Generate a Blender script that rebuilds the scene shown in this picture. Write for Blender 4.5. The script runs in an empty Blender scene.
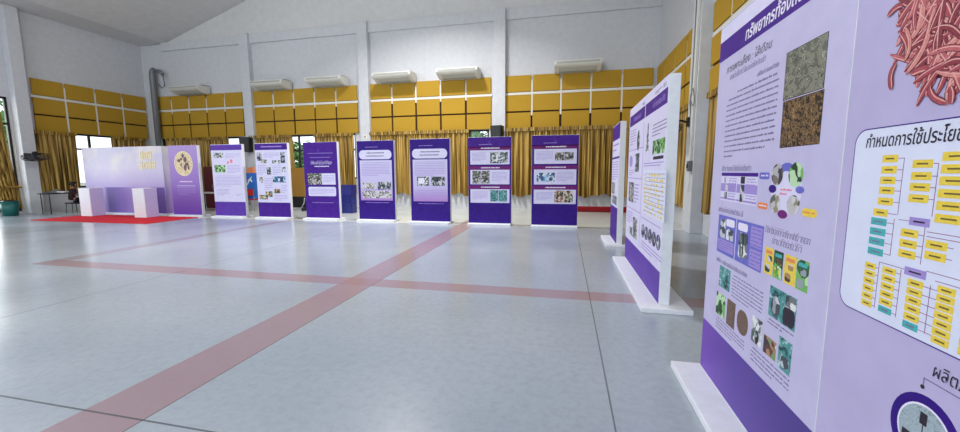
import bpy, bmesh, math, random
from mathutils import Vector, Matrix
random.seed(7)
scene = bpy.context.scene
COL = scene.collection
PI = math.pi

# ------------------------------------------------------------------ camera, sky, lights, exposure
cam_data = bpy.data.cameras.new('camera')
cam = bpy.data.objects.new('camera', cam_data)
COL.objects.link(cam)
cam_data.sensor_fit = 'HORIZONTAL'
cam_data.sensor_width = 36.0
cam_data.lens = 36.0 * 382.447 / 960.0
cam_data.clip_start = 0.02
cam_data.clip_end = 300
RX = Vector((0.97632605, 0.21624633, -0.00499664))
UX = Vector((-0.01993531, 0.11295926, 0.99339961))
FX = Vector((-0.21538344, 0.96978231, -0.114596))
m = Matrix((RX, UX, -FX)).transposed().to_4x4()
m.translation = Vector((0, 0, 1.47))
cam.matrix_world = m
scene.camera = cam

world = bpy.data.worlds.new('world')
scene.world = world
world.use_nodes = True
wn = world.node_tree
wn.nodes['Background'].inputs[0].default_value = (0.86, 0.94, 1.0, 1)
wn.nodes['Background'].inputs[1].default_value = 1.9

def area(name, loc, rot, sx, sy, power, colour):
    d = bpy.data.lights.new(name, 'AREA')
    d.shape = 'RECTANGLE'
    d.size, d.size_y = sx, sy
    d.energy = power
    d.color = colour
    o = bpy.data.objects.new(name, d)
    o.location = loc
    o.rotation_euler = rot
    COL.objects.link(o)
    return o

# high bay lamp of the hall, above the picture, then added fill lights
lamp = area('unseen_hall_light', (-4.8, 10.2, 9.2), (0, 0, 0), 0.7, 0.7, 640, (1, 0.98, 0.95))
lamp.data.spread = math.radians(132)
for lx, ly, lz, pw in ((-11.0, 4.5, 6.2, 330), (-14.5, -2.0, 6.2, 330), (-3.5, 0.0, 6.2, 300)):  # unseen point lights added to brighten the ceiling and upper walls
    ld = bpy.data.lights.new('unseen_hall_light', 'POINT')
    ld.energy = pw
    ld.shadow_soft_size = 0.5
    ld.color = (1, 0.99, 0.97)
    lo = bpy.data.objects.new('unseen_hall_light', ld)
    lo.location = (lx, ly, lz)
    COL.objects.link(lo)
# fill light added behind the camera, then daylight through the left windows
area('added_front_fill', (-8.5, -9.5, 3.2), (math.radians(90), 0, 0), 20, 6, 330, (0.88, 0.94, 1))
area('window_daylight', (-20.8, 8.3, 2.4), (0, math.radians(-90), 0), 4, 3.4, 300, (0.92, 0.97, 1))

vs = scene.view_settings
vs.view_transform = 'Standard'
vs.look = 'None'
vs.exposure = 0.0
vs.gamma = 1.0
vs.use_curve_mapping = False

# ------------------------------------------------------------------ materials
def s2l(c):
    return tuple(((x / 255.0) / 12.92 if x / 255.0 <= 0.04045 else ((x / 255.0 + 0.055) / 1.055) ** 2.4) for x in c)

def base_mat(name, rough=0.6, spec=0.4):
    mt = bpy.data.materials.new(name)
    mt.use_nodes = True
    nt = mt.node_tree
    b = nt.nodes['Principled BSDF']
    b.inputs['Roughness'].default_value = rough
    b.inputs['Specular IOR Level'].default_value = spec
    return mt, nt, b

def N(nt, typ, **kw):
    n = nt.nodes.new(typ)
    for k, v in kw.items():
        setattr(n, k, v)
    return n

def coords(nt, scale=1.0, which='Object'):
    tc = N(nt, 'ShaderNodeTexCoord')
    mp = N(nt, 'ShaderNodeMapping')
    s = scale if isinstance(scale, (tuple, list)) else (scale,) * 3
    mp.inputs['Scale'].default_value = s
    nt.links.new(tc.outputs[which], mp.inputs['Vector'])
    return mp.outputs['Vector']

def ramp(nt, fac, stops, interp='LINEAR'):
    r = N(nt, 'ShaderNodeValToRGB')
    r.color_ramp.interpolation = interp
    els = r.color_ramp.elements
    while len(els) < len(stops):
        els.new(0.5)
    for e, (p, c) in zip(els, stops):
        e.position = p
        e.color = (*s2l(c), 1)
    nt.links.new(fac, r.inputs[0])
    return r.outputs[0]

def noisy(name, rgb, var=10, scale=6.0, rough=0.6, spec=0.4, bump=0.0, metal=0.0):
    """a plain coloured surface with a little procedural mottling"""
    mt, nt, b = base_mat(name, rough, spec)
    v = coords(nt, scale)
    n = N(nt, 'ShaderNodeTexNoise')
    n.inputs['Detail'].default_value = 4
    nt.links.new(v, n.inputs['Vector'])
    lo = tuple(max(0, c - var) for c in rgb)
    hi = tuple(min(255, c + var) for c in rgb)
    c = ramp(nt, n.outputs[0], [(0.3, lo), (0.7, hi)])
    nt.links.new(c, b.inputs['Base Color'])
    b.inputs['Metallic'].default_value = metal
    if bump:
        bp = N(nt, 'ShaderNodeBump')
        bp.inputs['Strength'].default_value = bump
        bp.inputs['Distance'].default_value = 0.01
        nt.links.new(n.outputs[0], bp.inputs['Height'])
        nt.links.new(bp.outputs[0], b.inputs['Normal'])
    return mt

def photo(name, cols, scale, kind='voronoi', detail=3):
    """a printed photograph: patches of several colours"""
    mt, nt, b = base_mat(name, 0.45, 0.4)
    v = coords(nt, scale)
    if kind == 'voronoi':
        t = N(nt, 'ShaderNodeTexVoronoi')
        nz = N(nt, 'ShaderNodeTexNoise')
        nz.inputs['Scale'].default_value = 1.5
        nt.links.new(v, nz.inputs['Vector'])
        mx = N(nt, 'ShaderNodeMixRGB')
        mx.inputs[0].default_value = 0.35
        nt.links.new(v, mx.inputs[1])
        nt.links.new(nz.outputs['Color'], mx.inputs[2])
        nt.links.new(mx.outputs[0], t.inputs['Vector'])
        sp = N(nt, 'ShaderNodeSeparateColor')
        nt.links.new(t.outputs['Color'], sp.inputs[0])
        f = sp.outputs[0]
    else:
        t = N(nt, 'ShaderNodeTexNoise')
        t.inputs['Detail'].default_value = detail
        t.inputs['Distortion'].default_value = 1.2
        nt.links.new(v, t.inputs['Vector'])
        f = t.outputs[0]
    k = len(cols)
    if kind == 'voronoi':
        st = [(i / k, c) for i, c in enumerate(cols)]
        c = ramp(nt, f, st, 'CONSTANT')
    else:
        st = [(0.36 + 0.28 * i / (k - 1), c) for i, c in enumerate(cols)]
        c = ramp(nt, f, st)
    nt.links.new(c, b.inputs['Base Color'])
    return mt

def grad(name, stops, axis, lo, hi, rough=0.45, spots=None):
    """printed colour blend along one local axis"""
    mt, nt, b = base_mat(name, rough, 0.4)
    tc = N(nt, 'ShaderNodeTexCoord')
    sp = N(nt, 'ShaderNodeSeparateXYZ')
    nt.links.new(tc.outputs['Object'], sp.inputs[0])
    mr = N(nt, 'ShaderNodeMapRange')
    mr.inputs[1].default_value = lo
    mr.inputs[2].default_value = hi
    nt.links.new(sp.outputs[axis], mr.inputs[0])
    c = ramp(nt, mr.outputs[0], stops)
    if spots:
        nz = N(nt, 'ShaderNodeTexNoise')
        nz.inputs['Scale'].default_value = spots[1]
        nz.inputs['Detail'].default_value = 3
        nt.links.new(tc.outputs['Object'], nz.inputs['Vector'])
        fr = ramp(nt, nz.outputs[0], [(0.48, (0, 0, 0)), (0.66, (190, 190, 190))])
        mz = N(nt, 'ShaderNodeMath', operation='MULTIPLY')
        mr2 = N(nt, 'ShaderNodeMapRange')
        mr2.inputs[1].default_value = spots[2]
        mr2.inputs[2].default_value = spots[3]
        nt.links.new(sp.outputs[2], mr2.inputs[0])
        nt.links.new(fr, mz.inputs[0])
        nt.links.new(mr2.outputs[0], mz.inputs[1])
        mx = N(nt, 'ShaderNodeMixRGB')
        mx.inputs[2].default_value = (*s2l(spots[0]), 1)
        nt.links.new(mz.outputs[0], mx.inputs[0])
        nt.links.new(c, mx.inputs[1])
        c = mx.outputs[0]
    nt.links.new(c, b.inputs['Base Color'])
    return mt

M = {}
M['wall'] = noisy('wall paint', (206, 208, 213), 4, 1.2, 0.75, 0.2)
M['ceil'] = noisy('ceiling board', (214, 214, 214), 4, 0.8, 0.85, 0.15)
M['white'] = noisy('white board edge', (226, 228, 236), 4, 3, 0.5, 0.4)
M['white_metal'] = noisy('white painted metal', (214, 214, 208), 6, 8, 0.45, 0.4)
M['gold'] = noisy('mustard fabric', (182, 144, 50), 9, 22, 0.9, 0.15, 0.25)
M['brown'] = noisy('dark brown backing', (58, 30, 18), 10, 9, 0.7, 0.3)
M['rail'] = noisy('white timber rail', (225, 222, 212), 6, 8, 0.6, 0.3)
M['dark'] = noisy('black plastic', (22, 22, 24), 6, 9, 0.5, 0.4)
M['frame'] = noisy('dark window frame', (34, 38, 40), 6, 7, 0.5, 0.4)
M['steel'] = noisy('grey steel pipe', (122, 126, 130), 8, 7, 0.45, 0.4, 0, 0.3)
M['chrome'] = noisy('chrome tube', (185, 188, 192), 8, 9, 0.25, 0.6, 0, 0.9)
M['louvre'] = noisy('air conditioner louvre', (168, 168, 160), 8, 20, 0.5, 0.4)
M['carpet'] = noisy('red carpet pile', (196, 40, 52), 14, 60, 0.95, 0.1, 0.4)
M['teal'] = noisy('teal plastic', (16, 96, 90), 8, 6, 0.4, 0.5)
M['navy'] = noisy('navy plastic', (30, 36, 130), 10, 8, 0.4, 0.5)
M['blue'] = noisy('blue carton', (40, 110, 200), 14, 12, 0.5, 0.4)
M['red'] = noisy('red plastic', (170, 30, 34), 10, 8, 0.5, 0.4)
M['dark_red'] = noisy('dark red mat', (140, 26, 32), 8, 8, 0.8, 0.2)
M['maroon'] = noisy('maroon laminate', (92, 30, 34), 10, 6, 0.6, 0.3)
M['ochre'] = noisy('ochre plywood', (158, 116, 48), 14, 7, 0.6, 0.3)
M['tabletop'] = noisy('pale table laminate', (190, 192, 190), 8, 6, 0.45, 0.4)
M['skin'] = noisy('skin', (150, 104, 82), 6, 20, 0.6, 0.3)
M['hair'] = noisy('black hair', (18, 15, 15), 6, 40, 0.6, 0.4)
M['cloth_dark'] = noisy('dark clothing', (52, 34, 38), 10, 20, 0.9, 0.1)
M['trousers'] = noisy('black trousers', (26, 26, 32), 6, 20, 0.9, 0.1)
M['paper'] = noisy('white paper', (238, 238, 236), 4, 20, 0.7, 0.2)
M['leaf'] = photo('green leaves', [(58, 110, 40), (96, 150, 66), (140, 186, 110), (78, 128, 60)], 3.0)
M['bark'] = noisy('bark', (84, 66, 50), 14, 10, 0.9, 0.1)
M['ground'] = noisy('outside ground', (150, 156, 140), 14, 0.6, 0.9, 0.1)

# printed inks
M['purple'] = noisy('deep violet print', (68, 24, 136), 6, 2, 0.5, 0.2)
M['indigo'] = noisy('indigo print', (48, 12, 124), 5, 2, 0.5, 0.2)
M['violet'] = noisy('violet print', (92, 56, 162), 6, 2, 0.5, 0.2)
M['lilac'] = noisy('lilac print', (216, 212, 240), 4, 2, 0.45, 0.4)
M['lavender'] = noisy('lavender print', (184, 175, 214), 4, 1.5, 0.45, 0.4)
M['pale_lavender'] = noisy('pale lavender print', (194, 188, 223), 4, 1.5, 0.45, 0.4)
M['magenta'] = noisy('magenta print', (112, 30, 112), 6, 3, 0.5, 0.2)
M['ink'] = noisy('grey ink', (122, 114, 150), 8, 30, 0.5, 0.3)
M['black_ink'] = noisy('dark ink', (44, 36, 52), 8, 30, 0.5, 0.3)
M['pale_ink'] = noisy('white ink', (232, 226, 244), 6, 30, 0.5, 0.3)
M['mid_ink'] = noisy('soft violet ink', (160, 140, 208), 8, 30, 0.5, 0.3)
M['cream'] = noisy('cream ink', (236, 224, 178), 10, 12, 0.5, 0.3)
M['yellow'] = noisy('yellow ink', (232, 204, 74), 8, 20, 0.5, 0.3)
M['cyan'] = noisy('teal ink', (70, 172, 176), 8, 20, 0.5, 0.3)
M['peach'] = noisy('orange ink', (230, 138, 88), 8, 20, 0.5, 0.3)
M['pink'] = noisy('pink ink', (226, 130, 160), 10, 20, 0.5, 0.3)
M['periwinkle'] = noisy('blue violet ink', (104, 106, 196), 8, 8, 0.5, 0.3)
M['chart_white'] = noisy('chart white', (218, 222, 244), 3, 2, 0.45, 0.4)
M['photo_dark'] = photo('print photograph of a dark room', [(30, 32, 40), (70, 74, 84), (150, 156, 168), (44, 60, 64), (200, 200, 206)], 6.5)
M['photo_grey'] = photo('print photograph in greys', [(60, 66, 74), (190, 196, 202), (110, 116, 120), (228, 228, 230), (74, 96, 90)], 7.0)
M['photo_green'] = photo('print photograph in greens', [(40, 96, 48), (112, 180, 90), (190, 220, 180), (30, 60, 36)], 7.0)
M['photo_teal'] = photo('print photograph in teal', [(24, 36, 44), (46, 120, 124), (86, 160, 156), (60, 130, 130), (180, 204, 214)], 3.2, 'noise', 2)
M['photo_warm'] = photo('print photograph in warm tones', [(92, 60, 52), (176, 130, 96), (214, 200, 190), (60, 52, 60), (128, 150, 96)], 7.0)
M['photo_hall'] = photo('print photograph of people', [(52, 52, 62), (120, 110, 100), (84, 110, 90), (178, 176, 180), (60, 48, 70), (206, 198, 190)], 7.5)
M['photo_blue'] = photo('print photograph in blues', [(50, 96, 150), (120, 170, 210), (210, 220, 230), (40, 60, 90)], 6.0)
M['photo_sketch'] = photo('print sketches', [(206, 204, 214), (90, 92, 90), (190, 186, 190), (150, 140, 110), (216, 212, 222)], 8.0)
M['photo_seal'] = photo('print gold emblem', [(104, 76, 92), (226, 206, 150), (244, 232, 196), (238, 222, 170), (150, 116, 96)], 6, 'noise', 2)
M['photo_poster'] = photo('print of small posters', [(236, 206, 40), (90, 176, 60), (240, 190, 50), (44, 120, 50), (90, 60, 40)], 14)
M['photo_tree'] = photo('print tree chart', [(206, 200, 236), (206, 200, 236), (186, 190, 90), (206, 200, 236), (214, 206, 220)], 20)
M['photo_mealworm'] = photo('print grey worms', [(96, 98, 88), (46, 48, 42), (150, 150, 134), (58, 60, 52), (176, 176, 160), (70, 70, 62), (130, 130, 116)], (5.5, 5.5, 5.5), 'noise', 0)
M['photo_pupae'] = photo('print brown worms', [(34, 24, 18), (120, 92, 58), (40, 28, 20), (176, 142, 96), (54, 38, 26), (140, 106, 66), (36, 26, 20)], (9, 9, 7), 'noise', 0)
M['photo_soil'] = photo('print brown soil', [(86, 66, 56), (110, 86, 72), (128, 104, 90)], 20, 'noise', 4)
M['backdrop'] = grad('booth backdrop print', [(0.0, (150, 120, 196)), (0.35, (170, 150, 212)), (0.7, (206, 200, 224)), (1.0, (196, 192, 216))], 2, 0, 2.4, spots=((236, 230, 214), 1.1, 1.1, 1.8))
M['backdrop_dark'] = grad('booth deep violet print', [(0.0, (150, 130, 206)), (0.12, (82, 46, 148)), (0.5, (104, 70, 168)), (1.0, (164, 140, 208))], 0, 0, 1.3)
M['emblem_board'] = grad('lilac to violet print', [(0.0, (98, 56, 160)), (0.5, (150, 116, 196)), (1.0, (172, 146, 208))], 2, 0.05, 2.4)
M['body_fade'] = grad('lilac fading print', [(0.0, (170, 120, 196)), (0.35, (196, 186, 226)), (1.0, (206, 202, 232))], 2, 0.6, 1.85)
M['purple_fade'] = grad('violet base print', [(0.0, (116, 72, 180)), (0.35, (92, 64, 160)), (1.0, (68, 50, 132))], 0, -0.6, 0.7)

def floor_mat():
    mt, nt, b = base_mat('polished terrazzo', 0.2, 0.5)
    geo = N(nt, 'ShaderNodeTexCoord')
    sp = N(nt, 'ShaderNodeSeparateXYZ')
    nt.links.new(geo.outputs['Object'], sp.inputs[0])
    def mth(op, a, bb=None):
        n = N(nt, 'ShaderNodeMath', operation=op)
        for i, x in enumerate((a, bb)):
            if x is None:
                continue
            if isinstance(x, (int, float)):
                n.inputs[i].default_value = x
            else:
                nt.links.new(x, n.inputs[i])
        return n.outputs[0]
    def band(sock, c, w):
        return mth('LESS_THAN', mth('ABSOLUTE', mth('SUBTRACT', sock, c)), w)
    x, y = sp.outputs[0], sp.outputs[1]
    n1 = N(nt, 'ShaderNodeTexNoise')
    n1.inputs['Scale'].default_value = 0.55
    n1.inputs['Detail'].default_value = 6
    nt.links.new(geo.outputs['Object'], n1.inputs['Vector'])
    n2 = N(nt, 'ShaderNodeTexNoise')
    n2.inputs['Scale'].default_value = 16
    n2.inputs['Detail'].default_value = 5
    n2.inputs['Roughness'].default_value = 0.7
    nt.links.new(geo.outputs['Object'], n2.inputs['Vector'])
    big = ramp(nt, n1.outputs[0], [(0.3, (158, 168, 180)), (0.7, (174, 182, 192))])
    fine = ramp(nt, n2.outputs[0], [(0.28, (168, 168, 170)), (0.5, (226, 226, 228)), (0.75, (255, 255, 255))])
    mul = N(nt, 'ShaderNodeMixRGB', blend_type='MULTIPLY')
    mul.inputs[0].default_value = 0.28
    nt.links.new(big, mul.inputs[1])
    nt.links.new(fine, mul.inputs[2])
    def over(c, fac, rgb, amount=1.0, blend='MIX'):
        mx = N(nt, 'ShaderNodeMixRGB', blend_type=blend)
        nt.links.new(mth('MULTIPLY', fac, amount), mx.inputs[0])
        nt.links.new(c, mx.inputs[1])
        mx.inputs[2].default_value = (*s2l(rgb), 1)
        return mx.outputs[0]
    c = mul.outputs[0]
    # the perimeter strip along the walls is greener cement, its colour lightened to offset the stands' shade
    c = over(c, mth('GREATER_THAN', y, 10.27), (206, 209, 204), 0.8)
    pink = (156, 124, 132)
    c = over(c, band(x, -2.68, 0.235), pink, 0.78)
    c = over(c, mth('MULTIPLY', band(y, 4.575, 0.165), mth('GREATER_THAN', x, -8.57)), pink, 0.78)
    c = over(c, mth('MULTIPLY', band(x, -8.4, 0.17), mth('GREATER_THAN', y, 4.42)), (146, 128, 136), 0.6)
    for jx in (0.31, -5.64, -11.2, -14.0):
        c = over(c, band(x, jx, 0.0055), (84, 88, 92), 0.75)
    for jy in (1.65, 7.4):
        c = over(c, band(y, jy, 0.007), (76, 80, 84), 0.8 if jy < 5 else 0.3)
    c = over(c, band(x, -2.445, 0.005), (90, 70, 74), 0.7)
    c = over(c, band(y, 10.27, 0.02), (96, 98, 96), 0.7)
    nt.links.new(c, b.inputs['Base Color'])
    rr = N(nt, 'ShaderNodeMapRange')
    rr.inputs[3].default_value = 0.12
    rr.inputs[4].default_value = 0.3
    nt.links.new(n1.outputs[0], rr.inputs[0])
    nt.links.new(rr.outputs[0], b.inputs['Roughness'])
    n3 = N(nt, 'ShaderNodeTexNoise')
    n3.inputs['Scale'].default_value = 2.2
    n3.inputs['Detail'].default_value = 3
    nt.links.new(geo.outputs['Object'], n3.inputs['Vector'])
    bp = N(nt, 'ShaderNodeBump')
    bp.inputs['Strength'].default_value = 0.12
    bp.inputs['Distance'].default_value = 0.02
    nt.links.new(n3.outputs[0], bp.inputs['Height'])
    nt.links.new(bp.outputs[0], b.inputs['Normal'])
    return mt
M['floor'] = floor_mat()

def curtain_mat():
    mt, nt, b = base_mat('gold satin curtain', 0.55, 0.35)
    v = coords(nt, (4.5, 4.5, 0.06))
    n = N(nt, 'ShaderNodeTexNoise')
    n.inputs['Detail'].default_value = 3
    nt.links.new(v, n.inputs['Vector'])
    c = ramp(nt, n.outputs[0], [(0.36, (66, 46, 12)), (0.5, (152, 118, 46)), (0.64, (204, 172, 98))])  # fold shade and bright ridges put into the colour as vertical streaks
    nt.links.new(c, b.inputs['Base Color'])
    return mt
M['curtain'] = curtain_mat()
M['curtain_top'] = noisy('gathered curtain heading', (150, 112, 50), 30, 30, 0.7, 0.25)

def glass_mat():
    mt, nt, b = base_mat('window glass', 0.05, 0.5)
    nt.nodes.remove(b)
    tr = N(nt, 'ShaderNodeBsdfTransparent')
    gl = N(nt, 'ShaderNodeBsdfGlossy')
    gl.inputs['Roughness'].default_value = 0.05
    fr = N(nt, 'ShaderNodeFresnel')
    fr.inputs[0].default_value = 1.35
    mx = N(nt, 'ShaderNodeMixShader')
    nt.links.new(fr.outputs[0], mx.inputs[0])
    nt.links.new(tr.outputs[0], mx.inputs[1])
    nt.links.new(gl.outputs[0], mx.inputs[2])
    nt.links.new(mx.outputs[0], nt.nodes['Material Output'].inputs[0])
    return mt
M['glass'] = glass_mat()

# ------------------------------------------------------------------ mesh helpers
class MB:
    def __init__(self):
        self.v, self.f, self.mi = [], [], []
        self.cur = 0
    def face(self, pts):
        i = len(self.v)
        self.v += [tuple(p) for p in pts]
        self.f.append(list(range(i, i + len(pts))))
        self.mi.append(self.cur)
    def box(self, a, b):
        x0, y0, z0 = a
        x1, y1, z1 = b
        i = len(self.v)
        self.v += [(x0, y0, z0), (x1, y0, z0), (x1, y1, z0), (x0, y1, z0), (x0, y0, z1), (x1, y0, z1), (x1, y1, z1), (x0, y1, z1)]
        for q in ((0, 3, 2, 1), (4, 5, 6, 7), (0, 1, 5, 4), (1, 2, 6, 5), (2, 3, 7, 6), (3, 0, 4, 7)):
            self.f.append([i + k for k in q])
            self.mi.append(self.cur)
        return self
    def prism(self, outline, y0, y1, axis='y'):
        """outline = list of (u, v); extruded from y0 to y1 along the axis"""
        def P(u, v, w):
            return {'y': (u, w, v), 'z': (u, v, w), 'x': (w, u, v)}[axis]
        n = len(outline)
        i = len(self.v)
        self.v += [P(u, v, y0) for u, v in outline] + [P(u, v, y1) for u, v in outline]
        self.f.append([i + k for k in range(n)])
        self.f.append([i + n + k for k in reversed(range(n))])
        self.mi += [self.cur] * 2
        for k in range(n):
            k2 = (k + 1) % n
            self.f.append([i + k, i + n + k, i + n + k2, i + k2])
            self.mi.append(self.cur)
        return self
    def tube(self, pts, r, seg=8, closed=False):
        pts = [Vector(p) for p in pts]
        n = len(pts)
        rings = []
        ref = None
        for k, p in enumerate(pts):
            if closed:
                t = pts[(k + 1) % n] - pts[k - 1]
            else:
                t = pts[min(k + 1, n - 1)] - pts[max(k - 1, 0)]
            t.normalize()
            if ref is None:
                ref = Vector((0, 0, 1)) if abs(t.z) < 0.9 else Vector((1, 0, 0))
            a = ref - t * ref.dot(t)
            if a.length < 1e-4:
                a = t.orthogonal()
            a.normalize()
            ref = a
            b = t.cross(a)
            rr = r[k] if isinstance(r, (list, tuple)) else r
            i = len(self.v)
            self.v += [tuple(p + (a * math.cos(2 * PI * s / seg) + b * math.sin(2 * PI * s / seg)) * rr) for s in range(seg)]
            rings.append(i)
        m_ = n if closed else n - 1
        for k in range(m_):
            a0, b0 = rings[k], rings[(k + 1) % n]
            for s in range(seg):
                s2 = (s + 1) % seg
                self.f.append([a0 + s, a0 + s2, b0 + s2, b0 + s])
                self.mi.append(self.cur)
        if not closed:
            self.f.append([rings[0] + s for s in reversed(range(seg))])
            self.f.append([rings[-1] + s for s in range(seg)])
            self.mi += [self.cur] * 2
        return self
    def lathe(self, prof, seg=20, c=(0, 0, 0)):
        i = len(self.v)
        n = len(prof)
        for s in range(seg):
            a = 2 * PI * s / seg
            self.v += [(c[0] + r * math.cos(a), c[1] + r * math.sin(a), c[2] + z) for r, z in prof]
        for s in range(seg):
            s2 = (s + 1) % seg
            for k in range(n - 1):
                self.f.append([i + s * n + k, i + s2 * n + k, i + s2 * n + k + 1, i + s * n + k + 1])
                self.mi.append(self.cur)
        return self
    def build(self, name, mats, parent=None, smooth=False, bevel=0.0, loc=None):
        me = bpy.data.meshes.new(name)
        me.from_pydata(self.v, [], self.f)
        if not isinstance(mats, (list, tuple)):
            mats = [mats]
        for mm in mats:
            me.materials.append(mm)
        me.polygons.foreach_set('material_index', self.mi)
        if smooth:
            me.polygons.foreach_set('use_smooth', [True] * len(me.polygons))
        me.update()
        o = bpy.data.objects.new(name, me)
        COL.objects.link(o)
        if parent is not None:
            o.parent = parent
        if loc is not None:
            o.location = loc
        if bevel:
            md = o.modifiers.new('bevel', 'BEVEL')
            md.width = bevel
            md.segments = 2
        return o

def tag(o, label, cat, group=None, kind=None):
    o['label'] = label
    o['category'] = cat
    if group:
        o['group'] = group
    if kind:
        o['kind'] = kind
    return o

def thing(name, label, cat, loc=(0, 0, 0), rz=0.0, group=None):
    o = bpy.data.objects.new(name, None)
    o.empty_display_size = 0.1
    COL.objects.link(o)
    o.location = loc
    o.rotation_euler = (0, 0, rz)
    return tag(o, label, cat, group)

def struct(o):
    o['kind'] = 'structure'
    return o

def dup(root, loc, rz, label):
    r = root.copy()
    COL.objects.link(r)
    r.location = loc
    r.rotation_euler = (0, 0, rz)
    r['label'] = label
    for ch in list(root.children):
        c = ch.copy()
        COL.objects.link(c)
        c.parent = r
        for g in list(ch.children):
            d = g.copy()
            COL.objects.link(d)
            d.parent = c
    return r

# ------------------------------------------------------------------ the hall
XL, XR, YB, YF = -19.8, 3.15, 15.0, -10.0
ZE, RIDGE_X, RIDGE_Z = 7.46, -8.3, 10.65

struct(MB().box((XL - 0.2, YF, -0.1), (XR + 0.2, YB + 0.2, 0)).build('floor', M['floor']))
struct(MB().box((-90, -60, -0.3), (60, 90, -0.15)).build('ground', M['ground']))

def wall_with_holes(mb, axis, pos, thick, a0, a1, z0, z1, holes):
    """wall along `axis` with rectangular holes (a, b, za, zb), sorted"""
    def bx(p, q, zp, zq):
        if q - p < 1e-4 or zq - zp < 1e-4:
            return
        if axis == 'x':
            mb.box((p, pos, zp), (q, pos + thick, zq))
        else:
            mb.box((pos, p, zp), (pos + thick, q, zq))
    cur = a0
    for (p, q, zp, zq) in holes:
        bx(cur, p, z0, z1)
        bx(p, q, z0, zp)
        bx(p, q, zq, z1)
        cur = q
    bx(cur, a1, z0, z1)

LEFT_HOLES = [(0.5, 4.6, 0.1, 4.25), (6.3, 10.22, 0.1, 4.25), (10.75, 14.8, 0.9, 3.13)]
BACK_HOLES = [(-19.2, -14.62, 1.2, 3.13), (-13.9, -8.75, 1.2, 3.13), (-8.05, -2.95, 1.2, 3.13)]
mb = MB()
wall_with_holes(mb, 'y', XL - 0.2, 0.2, YF, YB + 0.2, 0, ZE, LEFT_HOLES)
struct(mb.build('wall_left', M['wall']))
mb = MB()
wall_with_holes(mb, 'x', YB, 0.2, XL, XR + 0.2, 0, ZE, BACK_HOLES)
struct(mb.build('wall_back', M['wall']))
struct(MB().prism([(XL - 0.2, ZE), (XR + 0.2, ZE), (XR - 1.4, ZE), (RIDGE_X, RIDGE_Z), (XL + 1.4, ZE)], YB, YB + 0.2).build('wall_gable', M['ceil']))
struct(MB().box((XR, YF, 0), (XR + 0.2, YB, ZE)).build('wall_right', M['wall']))
mb = MB()
cp = [(XL - 0.3, ZE), (XL + 1.4, ZE + 0.02), (RIDGE_X, RIDGE_Z), (XR - 1.4, ZE + 0.02), (XR + 0.3, ZE)]
for (xa, za), (xb, zb) in zip(cp, cp[1:]):
    mb.prism([(xa, za), (xb, zb), (xb, zb + 0.15), (xa, za + 0.15)], YF, YB + 0.25)
struct(mb.build('ceiling', M['ceil']))
struct(MB().box((XL + 1.3, YB - 0.09, 7.12), (XR, YB, 7.5)).build('trim_1', M['wall'], bevel=0.01))   # tie beam along the back wall
# pillars
PW = 0.46
for px_ in (-13.83, -8.16, -2.5):
    struct(MB().box((px_ - 0.22, YB - 0.22, 0), (px_ + 0.22, YB, 7.52)).build('pillar', M['wall'], bevel=0.012))
for (sx, y0) in ((XL, 10.28), (XL, 4.7), (XL, -1.0)):
    struct(MB().box((sx, y0, 0), (sx + 0.3, y0 + 0.38, ZE)).build('pillar', M['wall'], bevel=0.012))
for y0 in (9.75, 4.0, -1.7):
    struct(MB().box((XR - 0.28, y0, 0), (XR, y0 + 0.6, ZE)).build('pillar', M['wall'], bevel=0.012))

# windows
def window(nm, axis, pos, a0, a1, z0, z1, muls, bars):
    mb = MB()
    t = 0.035
    def bx(p, q, zp, zq, d=0.04):
        if axis == 'x':
            mb.box((p, pos - d, zp), (q, pos + d, zq))
        else:
            mb.box((pos - d, p, zp), (pos + d, q, zq))
    bx(a0, a1, z0, z0 + 2 * t)
    bx(a0, a1, z1 - 2 * t, z1)
    bx(a0, a0 + 2 * t, z0, z1)
    bx(a1 - 2 * t, a1, z0, z1)
    for a in muls:
        bx(a - t, a + t, z0, z1, 0.035)
    for z in bars:
        bx(a0, a1, z - t, z + t, 0.03)
    w = struct(mb.build(nm, M['frame']))
    g = MB()
    if axis == 'x':
        g.box((a0, pos - 0.004, z0), (a1, pos + 0.004, z1))
    else:
        g.box((pos - 0.004, a0, z0), (pos + 0.004, a1, z1))
    go = g.build('window_pane', M['glass'], w)
    return w
window('window_1', 'y', XL - 0.1, 6.3, 10.22, 0.1, 4.25, [7.3, 8.3, 9.3], [1.0, 3.3])
window('window_2', 'y', XL - 0.1, 10.75, 14.8, 0.9, 3.13, [11.6, 12.6, 13.7], [2.5])
window('window_3', 'x', YB + 0.1, -19.2, -14.62, 1.2, 3.13, [-17.6, -16.1], [2.45])
window('window_4', 'x', YB + 0.1, -13.9, -8.75, 1.2, 3.13, [-12.6, -11.55, -10.0], [2.45])
window('window_5', 'x', YB + 0.1, -8.05, -2.95, 1.2, 3.13, [-6.5, -5.0, -3.75], [2.45])
window('window_6', 'y', XL - 0.1, 0.5, 4.6, 0.1, 4.25, [1.5, 2.5, 3.5], [1.0, 3.3])

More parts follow.
